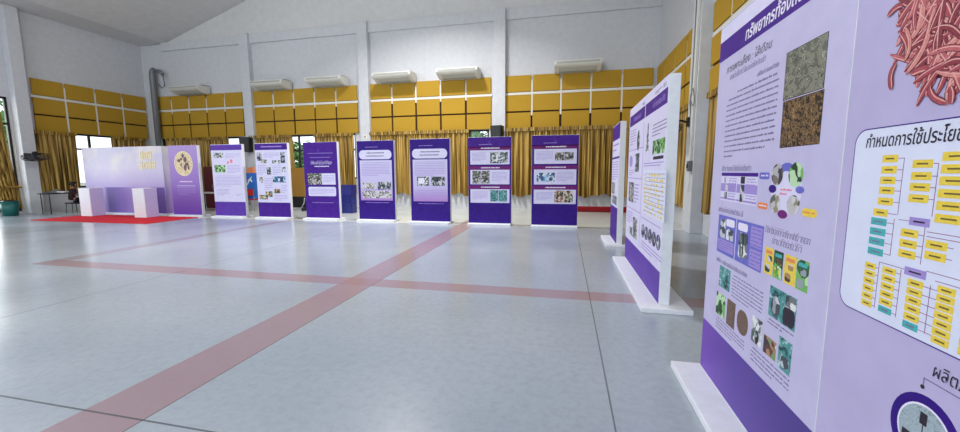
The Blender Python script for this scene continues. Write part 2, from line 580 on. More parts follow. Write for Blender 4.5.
# ------------------------------------------------------------------ sound panels and their rails
ORD = ['first', 'second', 'third', 'fourth', 'fifth']
ROWS = [('top', 4.48, 5.08), ('middle', 3.77, 4.36), ('bottom', 3.13, 3.71)]
trim_no = [2]
def panel_bay(axis, pos, a0, a1, n, where, group, side=1, order=1, low=4.26):
    """n columns by three rows of fabric panels; `side` points into the hall"""
    pitch = (a1 - a0) / n
    gap = 0.075
    def B(mb, p, q, d0, d1, zp, zq):
        d0, d1 = pos + side * d0, pos + side * d1
        lo, hi = min(d0, d1), max(d0, d1)
        if axis == 'x':
            mb.box((p, lo, zp), (q, hi, zq))
        else:
            mb.box((lo, p, zp), (hi, q, zq))
    mb = MB()
    B(mb, a0 + 0.04, a1 - 0.04, 0.0, 0.012, 3.16, 4.42)  # dark brown backing visible in the gaps between panels
    struct(mb.build('trim_%d' % trim_no[0], M['brown']))
    trim_no[0] += 1
    mb = MB()
    B(mb, a0, a1, 0.0, 0.05, 4.372, 4.462)
    for k in range(1, n):
        c = a0 + k * pitch
        B(mb, c - 0.032, c + 0.032, 0.0, 0.056, low, 4.90)
    struct(mb.build('trim_%d' % trim_no[0], M['rail']))
    trim_no[0] += 1
    for r, (rn, zp, zq) in enumerate(ROWS):
        for k in range(n):
            p, q = a0 + k * pitch + gap / 2, a0 + (k + 1) * pitch - gap / 2
            j = random.uniform(-0.008, 0.008)
            mb = MB()
            B(mb, p + j, q + j, 0.016, 0.07, zp, zq)
            o = mb.build('sound_panel', M['gold'], bevel=0.008)
            kk = k if order > 0 else n - 1 - k
            tag(o, 'mustard sound panel, %s row, %s from left, %s' % (rn, ORD[kk], where), 'wall panel', group)

G_SP = 'mustard fabric sound panels on the hall walls'
panel_bay('x', YB, -19.2, -14.2, 5, 'in back bay by the left corner', G_SP, -1)
panel_bay('x', YB, -13.65, -8.52, 5, 'in back bay behind the two picture boards', G_SP, -1)
panel_bay('x', YB, -8.03, -2.82, 5, 'in back bay left of the third pillar', G_SP, -1)
panel_bay('x', YB, -2.36, 3.0, 5, 'in back bay by the right corner', G_SP, -1, 1, 3.6)
panel_bay('y', XL, 10.84, 14.96, 4, 'on the left wall', G_SP, 1, 1, 3.16)
panel_bay('y', XR, 10.4, 14.95, 4, 'on right wall beyond the pillar', G_SP, -1, -1)
panel_bay('y', XR, 4.65, 9.7, 5, 'on right wall before the pillar', G_SP, -1, -1)

# ------------------------------------------------------------------ curtains
def curtain(axis, pos, a0, a1, z0, z1, label, side=-1, amp=0.085, heading=True, taper=0.0):
    t = thing('curtain', label, 'curtain', (0, 0, 0), 0, 'gold curtains of the hall')
    L = a1 - a0
    step = 0.018
    n = max(20, int(L / step))
    rows = [0.0, 0.03, 0.1, 0.25, 0.45, 0.65, 0.82, 0.93, 1.0]
    ph = [random.uniform(0, 6.28) for _ in range(4)]
    mb = MB()
    def off(s, f):
        w = 2 * PI / 0.21
        a = amp * (0.35 + 0.65 * f)
        u = s + 0.035 * math.sin(s * 3.1 + ph[1]) + 0.02 * f * math.sin(s * 7 + ph[2])
        d = math.sin(u * w + ph[0])
        d = math.copysign(abs(d) ** 0.7, d)
        return a * d + 0.03 * f * math.sin(s * 2.3 + ph[3])
    for r in rows:
        for k in range(n + 1):
            s = L * k / n
            hem = 0.05 * math.sin(s * 5.2 + ph[2]) + 0.03 * math.sin(s * 13 + ph[0])
            z = z1 - (z1 - z0 + hem) * r
            d = pos + side * (0.14 + off(s, r))
            a = a0 + s * (1 - taper * r)
            mb.v.append((a, d, z) if axis == 'x' else (d, a, z))
    for i in range(len(rows) - 1):
        for k in range(n):
            p = i * (n + 1) + k
            mb.f.append([p, p + 1, p + n + 2, p + n + 1])
            mb.mi.append(0)
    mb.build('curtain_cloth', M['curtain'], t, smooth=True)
    if heading:
        hb = MB()
        n2 = int(L / 0.05)
        for k in range(n2):
            s0, s1 = L * k / n2, L * (k + 1) / n2
            d0 = pos + side * 0.2
            d1 = pos + side * (0.225 if k % 2 else 0.19)
            lo, hi = min(d0, d1), max(d0, d1)
            if axis == 'x':
                hb.box((a0 + s0, lo, z1 - 0.12), (a0 + s1, hi + 0.01, z1 + 0.01))
            else:
                hb.box((lo, a0 + s0, z1 - 0.12), (hi + 0.01, a0 + s1, z1 + 0.01))
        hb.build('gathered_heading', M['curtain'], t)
    return t
ZC = 3.12
curtain('x', YB, -18.6, -15.02, 0.56, ZC, 'gold curtain on the back wall nearest the left corner')
curtain('x', YB, -13.92, -11.72, 0.56, ZC, 'gold curtain just right of the first back pillar')
curtain('x', YB, -10.62, -8.74, 0.56, ZC, 'gold curtain left of the second back pillar')
curtain('x', YB, -8.02, -3.72, 0.56, ZC, 'gold curtain between second and third back pillars')
curtain('x', YB, -2.26, 2.85, 0.56, ZC, 'wide gold curtain behind the rightmost stand of the back row')
curtain('y', XL, 10.7, 12.0, 0.8, ZC, 'gold curtain on left wall beside the seated person', 1)
curtain('y', XL, 13.28, 14.7, 0.8, ZC, 'gold curtain on left wall behind the lavender booth', 1)
curtain('y', XR, 10.45, 14.6, 0.56, ZC, 'gold curtain on right wall beyond the pillar', -1)
curtain('y', XR, 4.7, 9.3, 0.56, ZC, 'gold curtain on right wall behind the nearest purple stand', -1)
# swept curtain at the left window
t = thing('curtain', 'gold curtain swept aside at the green window on far left', 'curtain', (0, 0, 0), 0, 'gold curtains of the hall')
mb = MB()
n = 46
rows = 14
for r in range(rows + 1):
    f = r / rows
    z = 4.2 - 4.0 * f
    sweep = f ** 1.4
    for k in range(n + 1):
        s = k / n
        a = (8.85 + 0.85 * sweep) + s * (1.05 - 0.6 * sweep)
        d = XL + 0.15 + 0.05 * math.sin(s * 2 * PI * 6) * (1 - 0.3 * f)
        mb.v.append((d, a, z))
for r in range(rows):
    for k in range(n):
        p = r * (n + 1) + k
        mb.f.append([p, p + 1, p + n + 2, p + n + 1])
        mb.mi.append(0)
mb.build('curtain_cloth', M['curtain'], t, smooth=True)
MB().tube([(XL + 0.08, 9.75, 1.05), (XL + 0.27, 9.8, 1.0), (XL + 0.27, 10.12, 1.0), (XL + 0.08, 10.16, 1.05)], 0.03).build('tie_back', M['curtain_top'], t)

# ------------------------------------------------------------------ printed stands
def rrect(u0, v0, u1, v1, r, seg=6):
    if r <= 0:
        return [(u0, v0), (u1, v0), (u1, v1), (u0, v1)]
    out = []
    for (cx, cy, a0) in ((u1 - r, v0 + r, -90), (u1 - r, v1 - r, 0), (u0 + r, v1 - r, 90), (u0 + r, v0 + r, 180)):
        for k in range(seg + 1):
            a = math.radians(a0 + 90 * k / seg)
            out.append((cx + r * math.cos(a), cy + r * math.sin(a)))
    return out

class Board:
    """printed board: local x runs left to right from the board's centre, z up, print faces -y"""
    def __init__(self, label, loc, rz, w=1.2, h=2.41, thick=0.11, face='purple', base=(0.0, 0.0), base_d=0.5, group='purple exhibition stands'):
        self.w, self.h, self.th = w, h, thick
        self.root = thing('exhibition_stand', label, 'exhibition stand', loc, rz, group)
        MB().box((-w / 2 - base[0], -base_d / 2, 0), (w / 2 + base[1], base_d / 2, 0.05)).build('base_plate', M['white'], self.root, bevel=0.006)
        MB().box((-w / 2, -thick / 2, 0.05), (w / 2, thick / 2, h)).build('board', M['white'], self.root, bevel=0.004)
        self.y0 = -thick / 2
        if face:
            self.pr('printed_face', 0.003, 0.055, w - 0.003, h - 0.004, face, 1)
    def X(self, u):
        return u - self.w / 2
    def pr(self, name, u0, v0, u1, v1, mat, layer=2, r=0.0, parent=None):
        y1 = self.y0 - 0.0004 * layer
        mb = MB()
        mb.prism(rrect(self.X(u0), v0, self.X(u1), v1, r), y1, self.y0)
        return mb.build(name, M[mat] if isinstance(mat, str) else mat, parent or self.root)
    def multi(self, name, rects, mat, layer=3, r=0.0, parent=None, mark=None):
        """several printed pieces, each an object of its own"""
        y1 = self.y0 - 0.0004 * layer
        o = None
        for q in rects:
            u0, v0, u1, v1 = q[:4]
            rr = q[4] if len(q) > 4 else r
            mb = MB()
            mb.prism(rrect(self.X(u0), v0, self.X(u1), v1, rr), y1, self.y0)
            mats = [M[mat] if isinstance(mat, str) else mat]
            if mark:
                mb.cur = 1
                c, w = (v0 + v1) / 2, u1 - u0
                mb.box((self.X(u0 + w * 0.22), y1 - 0.0003, c - 0.0024), (self.X(u1 - w * 0.22), y1, c + 0.0024))
                mats.append(M[mark])
            o = mb.build(name, mats, parent or self.root)
        return o
    def net(self, name, rects, mat, layer=3, parent=None):
        y1 = self.y0 - 0.0004 * layer
        mb = MB()
        for u0, v0, u1, v1 in rects:
            mb.box((self.X(u0), y1, v0), (self.X(u1), self.y0, v1))
        return mb.build(name, M[mat], parent or self.root)
    def ellipse(self, name, cu, cv, ru, rv, mat, layer=3, hole=0.0, parent=None, a0=0, a1=360):
        y1 = self.y0 - 0.0004 * layer
        mb = MB()
        k = 36
        ring = [(self.X(cu + ru * math.cos(math.radians(a0 + (a1 - a0) * i / k))), cv + rv * math.sin(math.radians(a0 + (a1 - a0) * i / k))) for i in range(k + 1)]
        if hole:
            inn = [(self.X(cu) + (x - self.X(cu)) * hole, cv + (z - cv) * hole) for x, z in ring]
            for i in range(k):
                mb.prism([ring[i], ring[i + 1], inn[i + 1], inn[i]], y1, self.y0)
        else:
            if a1 - a0 >= 360:
                ring = ring[:-1]
            else:
                ring.append((self.X(cu), cv))
            mb.prism(ring, y1, self.y0)
        return mb.build(name, M[mat], parent or self.root)
    def lines(self, name, u0, v0, u1, v1, n, mat, layer=3, fill=0.45, seed=1, last=0.6, wl=(0.02, 0.07), slant=0.0):
        """illegible small print: rows of broken word marks"""
        rnd = random.Random(seed)
        pitch = (v1 - v0) / n
        y1 = self.y0 - 0.0004 * layer
        mb = MB()
        for i in range(n):
            vt = v1 - (i + 0.5) * pitch
            u = u0 + (0.04 * (u1 - u0) if i == 0 else 0)
            end = u1 if i < n - 1 else u0 + (u1 - u0) * last
            while u < end - 0.008:
                w = min(rnd.uniform(*wl), end - u)
                hh = pitch * fill / 2.4
                mb.prism([(self.X(u), vt - hh), (self.X(u + w), vt - hh), (self.X(u + w + slant), vt + hh), (self.X(u + slant), vt + hh)], y1, self.y0)
                if rnd.random() < 0.5:
                    q = u + w * rnd.uniform(0.1, 0.7)
                    mb.box((self.X(q), y1, vt + hh), (self.X(q + 0.008), self.y0, vt + hh * 1.9))
                u += w + rnd.uniform(0.004, 0.012)
        return mb.build(name, M[mat], self.root)
    def glyphs(self, name, u0, v0, u1, h, mat, layer=3, seed=1, parent=None, slant=0.12, wfac=0.55):
        """a row of illegible looped letters, for headings too small to read"""
        rnd = random.Random(seed)
        y1 = self.y0 - 0.0004 * layer
        s = h * 0.075
        mb = MB()
        def bar(ax, az, bx, bz):
            sk = lambda x, z: (self.X(x + slant * (z - v0)), z)
            if abs(bx - ax) > abs(bz - az):
                q = [(ax, az - s / 2), (bx, bz - s / 2), (bx, bz + s / 2), (ax, az + s / 2)]
            else:
                q = [(ax - s / 2, az), (ax + s / 2, az), (bx + s / 2, bz), (bx - s / 2, bz)]
            mb.prism([sk(*p) for p in q], y1, self.y0)
        u = u0
        while u < u1:
            w = h * wfac * rnd.uniform(0.75, 1.1)
            if rnd.random() < 0.85:
                bar(u, v0, u, v0 + h * rnd.choice((0.7, 0.7, 1.0)))
            bar(u + w * 0.75, v0, u + w * 0.75, v0 + h * 0.7)
            if rnd.random() < 0.8:
                bar(u, v0 + h * 0.7, u + w * 0.75, v0 + h * 0.7)
            if rnd.random() < 0.4:
                bar(u, v0 + s / 2, u + w * 0.75, v0 + s / 2)
            if rnd.random() < 0.35:
                bar(u + w * 0.1, v0 + h * 0.95, u + w * 0.7, v0 + h * 1.0)
            u += w * 1.15
        return mb.build(name, M[mat], parent or self.root)
    def emblem(self, u, v, s=0.05, mat='violet'):
        mb = MB()
        y1 = self.y0 - 0.0014
        mb.prism([(self.X(u - s * 0.5), v - s), (self.X(u + s * 0.5), v - s), (self.X(u + s * 0.12), v + s * 0.2), (self.X(u), v + s), (self.X(u - s * 0.12), v + s * 0.2)], y1, self.y0)
        mb.prism([(self.X(u - s * 0.8), v - s * 1.25), (self.X(u + s * 0.8), v - s * 1.25), (self.X(u + s * 0.8), v - s * 1.1), (self.X(u - s * 0.8), v - s * 1.1)], y1, self.y0)
        return mb.build('emblem', M[mat], self.root)

def thai(board, name, text, u, v, size, mat, layer=4, shear=0.0, bold=0.0, parent=None, sx=1.0):
    cu = bpy.data.curves.new('lettering', 'FONT')
    cu.body = text
    cu.size = size
    cu.shear = shear
    cu.offset = bold
    cu.resolution_u = 3
    ob = bpy.data.objects.new('lettering', cu)
    COL.objects.link(ob)
    bpy.context.view_layer.update()
    dg = bpy.context.evaluated_depsgraph_get()
    me = bpy.data.meshes.new_from_object(ob.evaluated_get(dg))
    bpy.data.objects.remove(ob)
    y1 = board.y0 - 0.0004 * layer
    for vt in me.vertices:
        x, y = vt.co.x, vt.co.y
        vt.co = (board.X(u) + x * sx, y1, v + y)
    me.materials.clear()
    me.materials.append(M[mat])
    me.name = name
    o = bpy.data.objects.new(name, me)
    COL.objects.link(o)
    o.parent = parent or board.root
    return o

def back_board(label, A, B, face='purple', w=1.2, dy=0.0):
    cx, cy = (A[0] + B[0]) / 2, (A[1] + B[1]) / 2
    return Board(label, (cx, cy + dy + 0.05, 0), math.atan2(B[1] - A[1], B[0] - A[0]), w, face=face)

def three_boxes(b, seed, rows):
    b.emblem(0.6, 2.29)
    b.lines('subtitle_text', 0.28, 2.19, 0.92, 2.23, 1, 'mid_ink', seed=seed)
    for i, (v0, v1, pu0, pu1, pv0, pv1, ph, tu0, tu1) in enumerate(rows):
        b.pr('title_strip', 0.0, v1, 1.2, v1 + 0.1, 'magenta', 2)
        b.lines('strip_text', 0.34, v1 + 0.03, 0.88, v1 + 0.07, 1, 'pale_ink', 4, 0.8, seed + i, 1.0)
        b.pr('text_box', 0.06, v0, 1.15, v1 - 0.005, 'lilac', 3)
        b.lines('box_text', tu0, v0 + 0.09, tu1, v1 - 0.06, 7, 'mid_ink', 4, 0.35, seed * 3 + i)
        b.pr('photo_print', pu0, pv0, pu1, pv1, ph, 5)
        mid = (pu0 + pu1) / 2
        b.multi('photo_divider', [(mid - 0.006, pv0, mid + 0.006, pv1)], 'lilac', 6)

b9 = back_board('purple stand with three white boxes, rightmost of the back row', (-0.86, 10.26), (0.32, 10.29), 'indigo')
three_boxes(b9, 11, [(1.67, 2.06, 0.6, 1.07, 1.76, 1.97, 'photo_hall', 0.12, 0.55), (1.13, 1.53, 0.13, 0.6, 1.21, 1.44, 'photo_blue', 0.66, 1.08), (0.62, 1.0, 0.6, 1.07, 0.66, 0.97, 'photo_warm', 0.12, 0.55)])
b8 = back_board('purple stand with three white boxes, second from right in back row', (-2.63, 10.34), (-1.42, 10.36), 'indigo')
three_boxes(b8, 23, [(1.67, 2.06, 0.62, 1.1, 1.7, 2.0, 'photo_grey', 0.12, 0.5), (1.13, 1.53, 0.12, 0.6, 1.15, 1.5, 'photo_hall', 0.66, 1.08), (0.62, 1.0, 0.62, 1.08, 0.66, 0.97, 'photo_teal', 0.12, 0.55)])
for bb in (b8, b9):
    bb.pr('violet_header', 0, 2.12, 1.2, 2.395, 'purple', 2)

b7 = back_board('purple stand with rounded title box and two small photos', (-4.38, 10.45), (-3.18, 10.45), 'indigo')
b6 = back_board('purple stand with rounded title box above sketches and photos', (-6.14, 10.58), (-4.93, 10.58), 'indigo')
for k, b in enumerate((b7, b6)):
    b.lines('subtitle_text', 0.25, 2.2, 0.98, 2.24, 1, 'mid_ink', seed=40 + k)
    b.pr('title_box', 0.07, 1.86, 1.12, 2.13, 'lilac', 2, 0.12)
    b.lines('title_text', 0.3, 1.91, 0.9, 2.09, 2, 'ink', 4, 0.4, 50 + k, 0.95)
    b.pr('text_panel', 0.08, 0.63, 1.12, 1.83, 'body_fade', 2)
    b.lines('body_text', 0.14, 1.36, 1.05, 1.78, 9, 'mid_ink', 4, 0.35, 60 + k)
    b.lines('caption_text', 0.14, 0.7, 1.05, 0.98, 5, 'mid_ink', 4, 0.3, 65 + k)
    b.lines('footer_text', 0.2, 0.55, 1.0, 0.58, 1, 'mid_ink', 3, 0.5, 70 + k, 1)
b7.pr('photo_print', 0.2, 1.08, 0.56, 1.34, 'photo_grey', 5)
b7.pr('photo_print', 0.64, 1.08, 1.04, 1.34, 'photo_dark', 5)
b7.pr('whiteboard_picture', 0.24, 1.14, 0.42, 1.3, 'pale_ink', 6)
b6.pr('sketch_row', 0.14, 0.98, 0.58, 1.16, 'photo_sketch', 5)
b6.pr('photo_print', 0.64, 0.96, 1.08, 1.19, 'photo_dark', 5)
b6.pr('sketch_row', 0.14, 0.7, 1.08, 0.92, 'photo_sketch', 5)

b5 = back_board('purple stand with white bold title and one photo strip', (-8.04, 10.65), (-6.82, 10.63), 'purple')
b5.emblem(0.54, 2.2, 0.06)
b5.lines('subtitle_text', 0.12, 2.05, 1.05, 2.09, 1, 'mid_ink', seed=80, last=1)
b5.lines('subtitle_text', 0.2, 1.92, 0.95, 1.96, 1, 'mid_ink', seed=81, last=1)
b5.glyphs('title_text', 0.26, 1.73, 1.0, 0.1, 'pale_ink', 4, 82)
b5.lines('title_text', 0.36, 1.64, 0.9, 1.69, 1, 'pale_ink', 4, 0.6, 83, 1)
b5.pr('text_box', 0.12, 1.1, 1.1, 1.45, 'lilac', 2)
b5.pr('photo_print', 0.12, 1.1, 0.62, 1.45, 'photo_hall', 3)
b5.lines('box_text', 0.66, 1.16, 1.06, 1.4, 5, 'mid_ink', 4, 0.3, 84)
b5.pr('text_box', 0.12, 0.74, 1.1, 1.03, 'lilac', 2, 0.05)
b5.lines('box_text', 0.18, 0.8, 1.05, 0.98, 4, 'mid_ink', 4, 0.3, 85)
b5.lines('footer_text', 0.2, 0.52, 1.0, 0.55, 1, 'mid_ink', 3, 0.5, 86, 1)

b4 = back_board('lilac picture board with purple header, right of the two pale boards', (-9.77, 10.6), (-8.55, 10.6), 'lilac')
b4.pr('header_band', 0, 2.2, 1.2, 2.396, 'purple', 2)
b4.lines('header_text', 0.2, 2.27, 1.0, 2.33, 1, 'mid_ink', 4, 0.7, 90, 1)
b4.pr('base_band', 0, 0.055, 1.2, 0.52, 'purple', 2)
for i, (u0, v0, u1, v1, mt) in enumerate([(0.06, 1.86, 0.24, 2.12, 'photo_dark'), (0.2, 1.78, 0.42, 1.9, 'photo_hall'), (0.94, 1.78, 1.1, 2.12, 'photo_dark'), (0.62, 1.77, 0.92, 1.87, 'photo_grey'),
                                        (0.4, 1.42, 0.56, 1.65, 'photo_dark'), (0.96, 1.5, 1.1, 1.66, 'photo_grey'), (0.1, 1.16, 0.24, 1.34, 'photo_sketch'), (0.6, 1.16, 1.08, 1.36, 'photo_blue'),
                                        (0.62, 0.82, 0.86, 0.96, 'photo_warm'), (0.3, 0.7, 0.56, 0.88, 'photo_warm'), (0.06, 0.62, 0.38, 0.76, 'photo_warm')]):
    b4.pr('photo_print', u0, v0, u1, v1, mt, 3)
for i, q in enumerate([(0.3, 1.95, 0.9, 2.12, 4), (0.62, 1.4, 0.92, 1.72, 6), (0.06, 1.4, 0.36, 1.74, 6), (0.28, 0.92, 0.58, 1.32, 7), (0.9, 0.82, 1.1, 1.1, 5), (0.6, 0.58, 1.1, 0.78, 4)]):
    b4.lines('body_text', *q, 'mid_ink', 3, 0.3, 95 + i)

b3 = back_board('pale lilac text board with one green photo and purple base', (-11.50, 10.62), (-10.30, 10.64), 'lilac')
b3.pr('header_band', 0, 2.22, 1.2, 2.396, 'violet', 2)
b3.pr('base_band', 0, 0.055, 1.2, 0.52, 'violet', 2)
b3.pr('photo_print', 0.1, 1.98, 0.48, 2.14, 'photo_grey', 3)
b3.pr('photo_print', 0.1, 1.5, 0.52, 1.74, 'photo_green', 3)
b3.multi('pink_mark', [(0.6, 1.78, 0.68, 1.86, 0.03), (0.72, 1.8, 0.82, 1.92, 0.04)], 'pink', 3)
for i, q in enumerate([(0.55, 1.96, 1.1, 2.12, 4), (0.6, 1.46, 1.1, 1.74, 6), (0.1, 1.02, 1.1, 1.4, 8), (0.1, 0.72, 0.6, 0.96, 5), (0.86, 0.7, 1.1, 0.8, 2)]):
    b3.lines('body_text', *q, 'mid_ink', 3, 0.3, 110 + i)

b2 = back_board('lilac violet stand with round gold emblem, beside the lavender booth', (-13.28, 10.63), (-12.08, 10.64), 'emblem_board')
b2.ellipse('gold_emblem', 0.6, 1.8, 0.36, 0.4, 'photo_seal', 3)
b2.ellipse('emblem_rim', 0.6, 1.8, 0.38, 0.42, 'cream', 4, 0.93)
M['sepia'] = noisy('sepia ink', (112, 84, 96), 12, 30, 0.5, 0.3)
for (eu, ev, ru, rv) in ((0.6, 2.06, 0.05, 0.07), (0.42, 1.9, 0.07, 0.05), (0.52, 1.95, 0.05, 0.04), (0.68, 1.93, 0.07, 0.09), (0.74, 1.78, 0.08, 0.06), (0.66, 1.66, 0.06, 0.1), (0.5, 1.76, 0.03, 0.06), (0.8, 1.66, 0.04, 0.07)):
    b2.ellipse('emblem_figure', eu, ev, ru, rv, 'sepia', 5)
b2.lines('title_text', 0.35, 1.16, 0.9, 1.22, 1, 'pale_ink', 3, 0.6, 120, 1)
b2.lines('body_text', 0.25, 0.72, 1.0, 1.1, 5, 'mid_ink', 3, 0.3, 121)
b2.multi('underline', [(0.25, 1.04, 1.0, 1.05)], 'pale_ink', 3)

# right hand stands, prints facing left
RZ = -PI / 2
bx_ = 1.0
def right_board(label, y_far, y_near, face, base=(0, 0), h=2.41):
    w = y_far - y_near
    return Board(label, (bx_ + 0.055, (y_far + y_near) / 2, 0), RZ, w, h, face=face, base=base)

bf = right_board('narrow looking purple stand seen edge on, farthest of the right row', 8.86, 7.78, 'lilac', (0.0, 0.06))
W = bf.w
bf.pr('header_band', 0, 2.1, W, 2.396, 'purple', 2)
bf.pr('base_band', 0, 0.055, W, 0.75, 'purple', 2)
bf.multi('violet_rule', [(0, 1.72, W, 1.76)], 'purple', 3)
bf.lines('body_text', 0.08, 1.28, W - 0.08, 1.68, 8, 'mid_ink', 3, 0.35, 130)
bf.lines('title_text', 0.1, 1.85, W - 0.1, 2.05, 2, 'mid_ink', 3, 0.4, 131)
bf.pr('photo_print', 0.1, 1.0, W - 0.5, 1.24, 'photo_hall', 3)
bf.pr('photo_print', 0.2, 0.8, W - 0.1, 0.97, 'photo_dark', 3)

ba = right_board('middle right stand half with tree photo column and purple header', 6.66, 5.455, 'lilac', (0.0, 0.0), 2.44)
W = ba.w
ba.pr('header_band', 0.04, 2.16, W, 2.32, 'purple', 2)
ba.glyphs('header_text', 0.4, 2.21, 0.95, 0.06, 'mid_ink', 4, 140)
ba.multi('logo', [(W - 0.18, 2.35, W - 0.12, 2.37), (W - 0.1, 2.345, W - 0.06, 2.385)], 'periwinkle', 3)
ba.pr('base_band', 0, 0.055, W, 0.40, 'violet', 2)
ba.multi('print_rule', [(0.05, 1.78, W, 1.79), (0.05, 1.36, W, 1.37), (0.05, 0.9, W, 0.91), (W - 0.03, 0.44, W - 0.015, 2.1)], 'mid_ink', 3)
ba.ellipse('tree_picture', 0.82, 1.9, 0.1, 0.14, 'photo_dark', 3)
ba.pr('photo_print', 0.64, 1.46, 0.94, 1.72, 'photo_dark', 3)
ba.ellipse('round_picture', 0.26, 1.62, 0.14, 0.09, 'mid_ink', 3)
ba.pr('photo_print', 0.16, 1.0, 0.62, 1.3, 'photo_hall', 3)
ba.pr('photo_print', 0.38, 0.5, 0.62, 0.62, 'photo_dark', 3)
ba.pr('photo_print', 0.66, 0.5, 0.98, 0.8, 'photo_hall', 3)
for i, q in enumerate([(0.1, 1.86, 0.6, 2.1, 6), (0.66, 1.0, 1.0, 1.3, 6), (0.1, 0.66, 0.6, 0.86, 5), (0.1, 1.4, 0.55, 1.5, 3)]):
    ba.lines('body_text', *q, 'mid_ink', 3, 0.35, 150 + i)

bn = right_board('middle right stand half with yellow tree chart and row of dark circles', 5.45, 4.28, 'lilac', (0.0, 0.15), 2.44)
W = bn.w
bn.pr('header_band', 0.04, 2.16, W - 0.03, 2.32, 'purple', 2)
bn.glyphs('header_text', 0.45, 2.21, 1.05, 0.065, 'mid_ink', 4, 160)
bn.multi('logo', [(W - 0.22, 2.345, W - 0.19, 2.39), (W - 0.15, 2.34, W - 0.11, 2.39, 0.015)], 'photo_teal', 3)
bn.lines('logo_text', W - 0.62, 2.34, W - 0.28, 2.38, 2, 'ink', 3, 0.5, 159)
bn.pr('base_band', 0, 0.055, W, 0.40, 'violet', 2)
bn.multi('print_rule', [(0.06, 1.56, W - 0.06, 1.57), (0.06, 1.53, W - 0.2, 1.54), (0.06, 0.86, W - 0.05, 0.87)], 'mid_ink', 3)
mbt = MB()
yy = bn.y0 - 0.0036
for k in range(5):
    vv = 1.72 + 0.055 * k
    ww = 0.1 * (1 - k * 0.16)
    mbt.prism([(bn.X(0.25 - ww), vv), (bn.X(0.25 + ww), vv), (bn.X(0.25), vv + 0.13)], yy - 0.0004 * k, bn.y0)
mbt.build('tree_picture', M['photo_dark'], bn.root)
bn.pr('photo_print', 0.55, 1.66, 1.12, 1.82, 'photo_green', 3)
bn.multi('photo_caption', [(0.6, 1.6, 1.08, 1.635)], 'black_ink', 3)
bn.lines('body_text', 0.5, 1.86, 1.15, 2.02, 4, 'ink', 3, 0.35, 161)
bn.pr('tree_chart_ground', 0.12, 0.93, 1.24, 1.48, 'chart_white', 3)
rnd = random.Random(5)
rects = []
for i in range(9):
    for j in range(8):
        if rnd.random() < 0.75:
            uu, vv = 0.16 + j * 0.13 + rnd.uniform(-.02, .02), 0.96 + i * 0.056
            rects.append((uu, vv, uu + rnd.uniform(0.05, 0.09), vv + 0.026))
bn.multi('tree_chart_box', rects, 'yellow', 4)
bn.lines('tree_chart_text', 0.2, 0.95, 1.2, 1.46, 11, 'ink', 5, 0.14, 163, wl=(0.01, 0.05))
for k in range(5):
    uu = 0.2 + k * 0.21
    bn.ellipse('round_photo', uu, 0.7, 0.1, 0.085, 'photo_dark', 3)
    bn.ellipse('photo_ring', uu, 0.7, 0.1, 0.085, 'indigo', 4, 0.86)
bn.lines('caption_text', 0.1, 0.46, 1.2, 0.58, 3, 'mid_ink', 3, 0.35, 164)

# ---- the near stand (first board with the lesson print, second with the worm photograph and chart)
YN = 2.96
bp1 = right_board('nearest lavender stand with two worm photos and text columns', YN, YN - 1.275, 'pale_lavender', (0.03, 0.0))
W1 = bp1.w
h = bp1
# u measured from the far edge
h.pr('header_strip', 0, 2.31, W1, 2.396, 'lilac', 2)
h.pr('header_band', 0, 2.185, W1, 2.31, 'purple', 2)
thai(h, 'header_text', 'ทรัพยากรท้องถิ่น', 0.37, 2.215, 0.092, 'pale_ink', 4, 0.15, 0.0022, None, 0.9)
thai(h, 'title_text', 'การเพาะเลี้ยง : ไส้เดือน', 0.13, 2.085, 0.062, 'black_ink', 3, 0.25)
h.glyphs('title_line', 0.19, 2.035, 0.62, 0.034, 'ink', 3, 201, slant=0.3)
h.glyphs('author_text', 0.55, 1.972, 0.76, 0.024, 'ink', 3, 202, slant=0.3)
h.lines('author_line', 0.3, 1.925, 0.76, 1.955, 1, 'ink', 3, 0.35, 203, 1)
h.lines('body_text', 0.17, 1.575, 0.78, 1.925, 11, 'ink', 3, 0.3, 204, 0.85, wl=(0.02, 0.09))
h.lines('body_end', 0.17, 1.55, 0.3, 1.57, 1, 'ink', 3, 0.5, 205, 1)
h.net('photo_border', [(0.832, 1.795, 1.128, 2.013), (0.837, 1.575, 1.133, 1.791)], 'black_ink', 2)
h.pr('worm_photo', 0.835, 1.798, 1.125, 2.01, 'photo_mealworm', 3)
h.pr('worm_photo', 0.84, 1.578, 1.13, 1.788, 'photo_pupae', 3)
h.glyphs('heading_text', 0.16, 1.468, 0.56, 0.034, 'ink', 3, 206, slant=0.2)
tb = h.pr('table_print', 0.165, 1.28, 0.65, 1.455, 'lilac', 2)
h.multi('table_header', [(0.165, 1.437, 0.65, 1.457)], 'purple', 4, 0, tb)
h.multi('table_cell', [(0.165, 1.34, 0.39, 1.39), (0.40, 1.34, 0.65, 1.39), (0.40, 1.29, 0.65, 1.30), (0.165, 1.29, 0.39, 1.30)], 'mid_ink', 3, 0, tb)
h.multi('table_picture', [(0.215, 1.395, 0.235, 1.43), (0.235, 1.345, 0.275, 1.385), (0.225, 1.295, 0.265, 1.335), (0.45, 1.395, 0.5, 1.435), (0.45, 1.343, 0.5, 1.388), (0.45, 1.29, 0.5, 1.335)], 'photo_dark', 5, 0, tb)
h.lines('table_text', 0.28, 1.29, 0.39, 1.43, 9, 'mid_ink', 4, 0.35, 207)
h.lines('table_text', 0.52, 1.29, 0.64, 1.43, 9, 'mid_ink', 4, 0.35, 208)
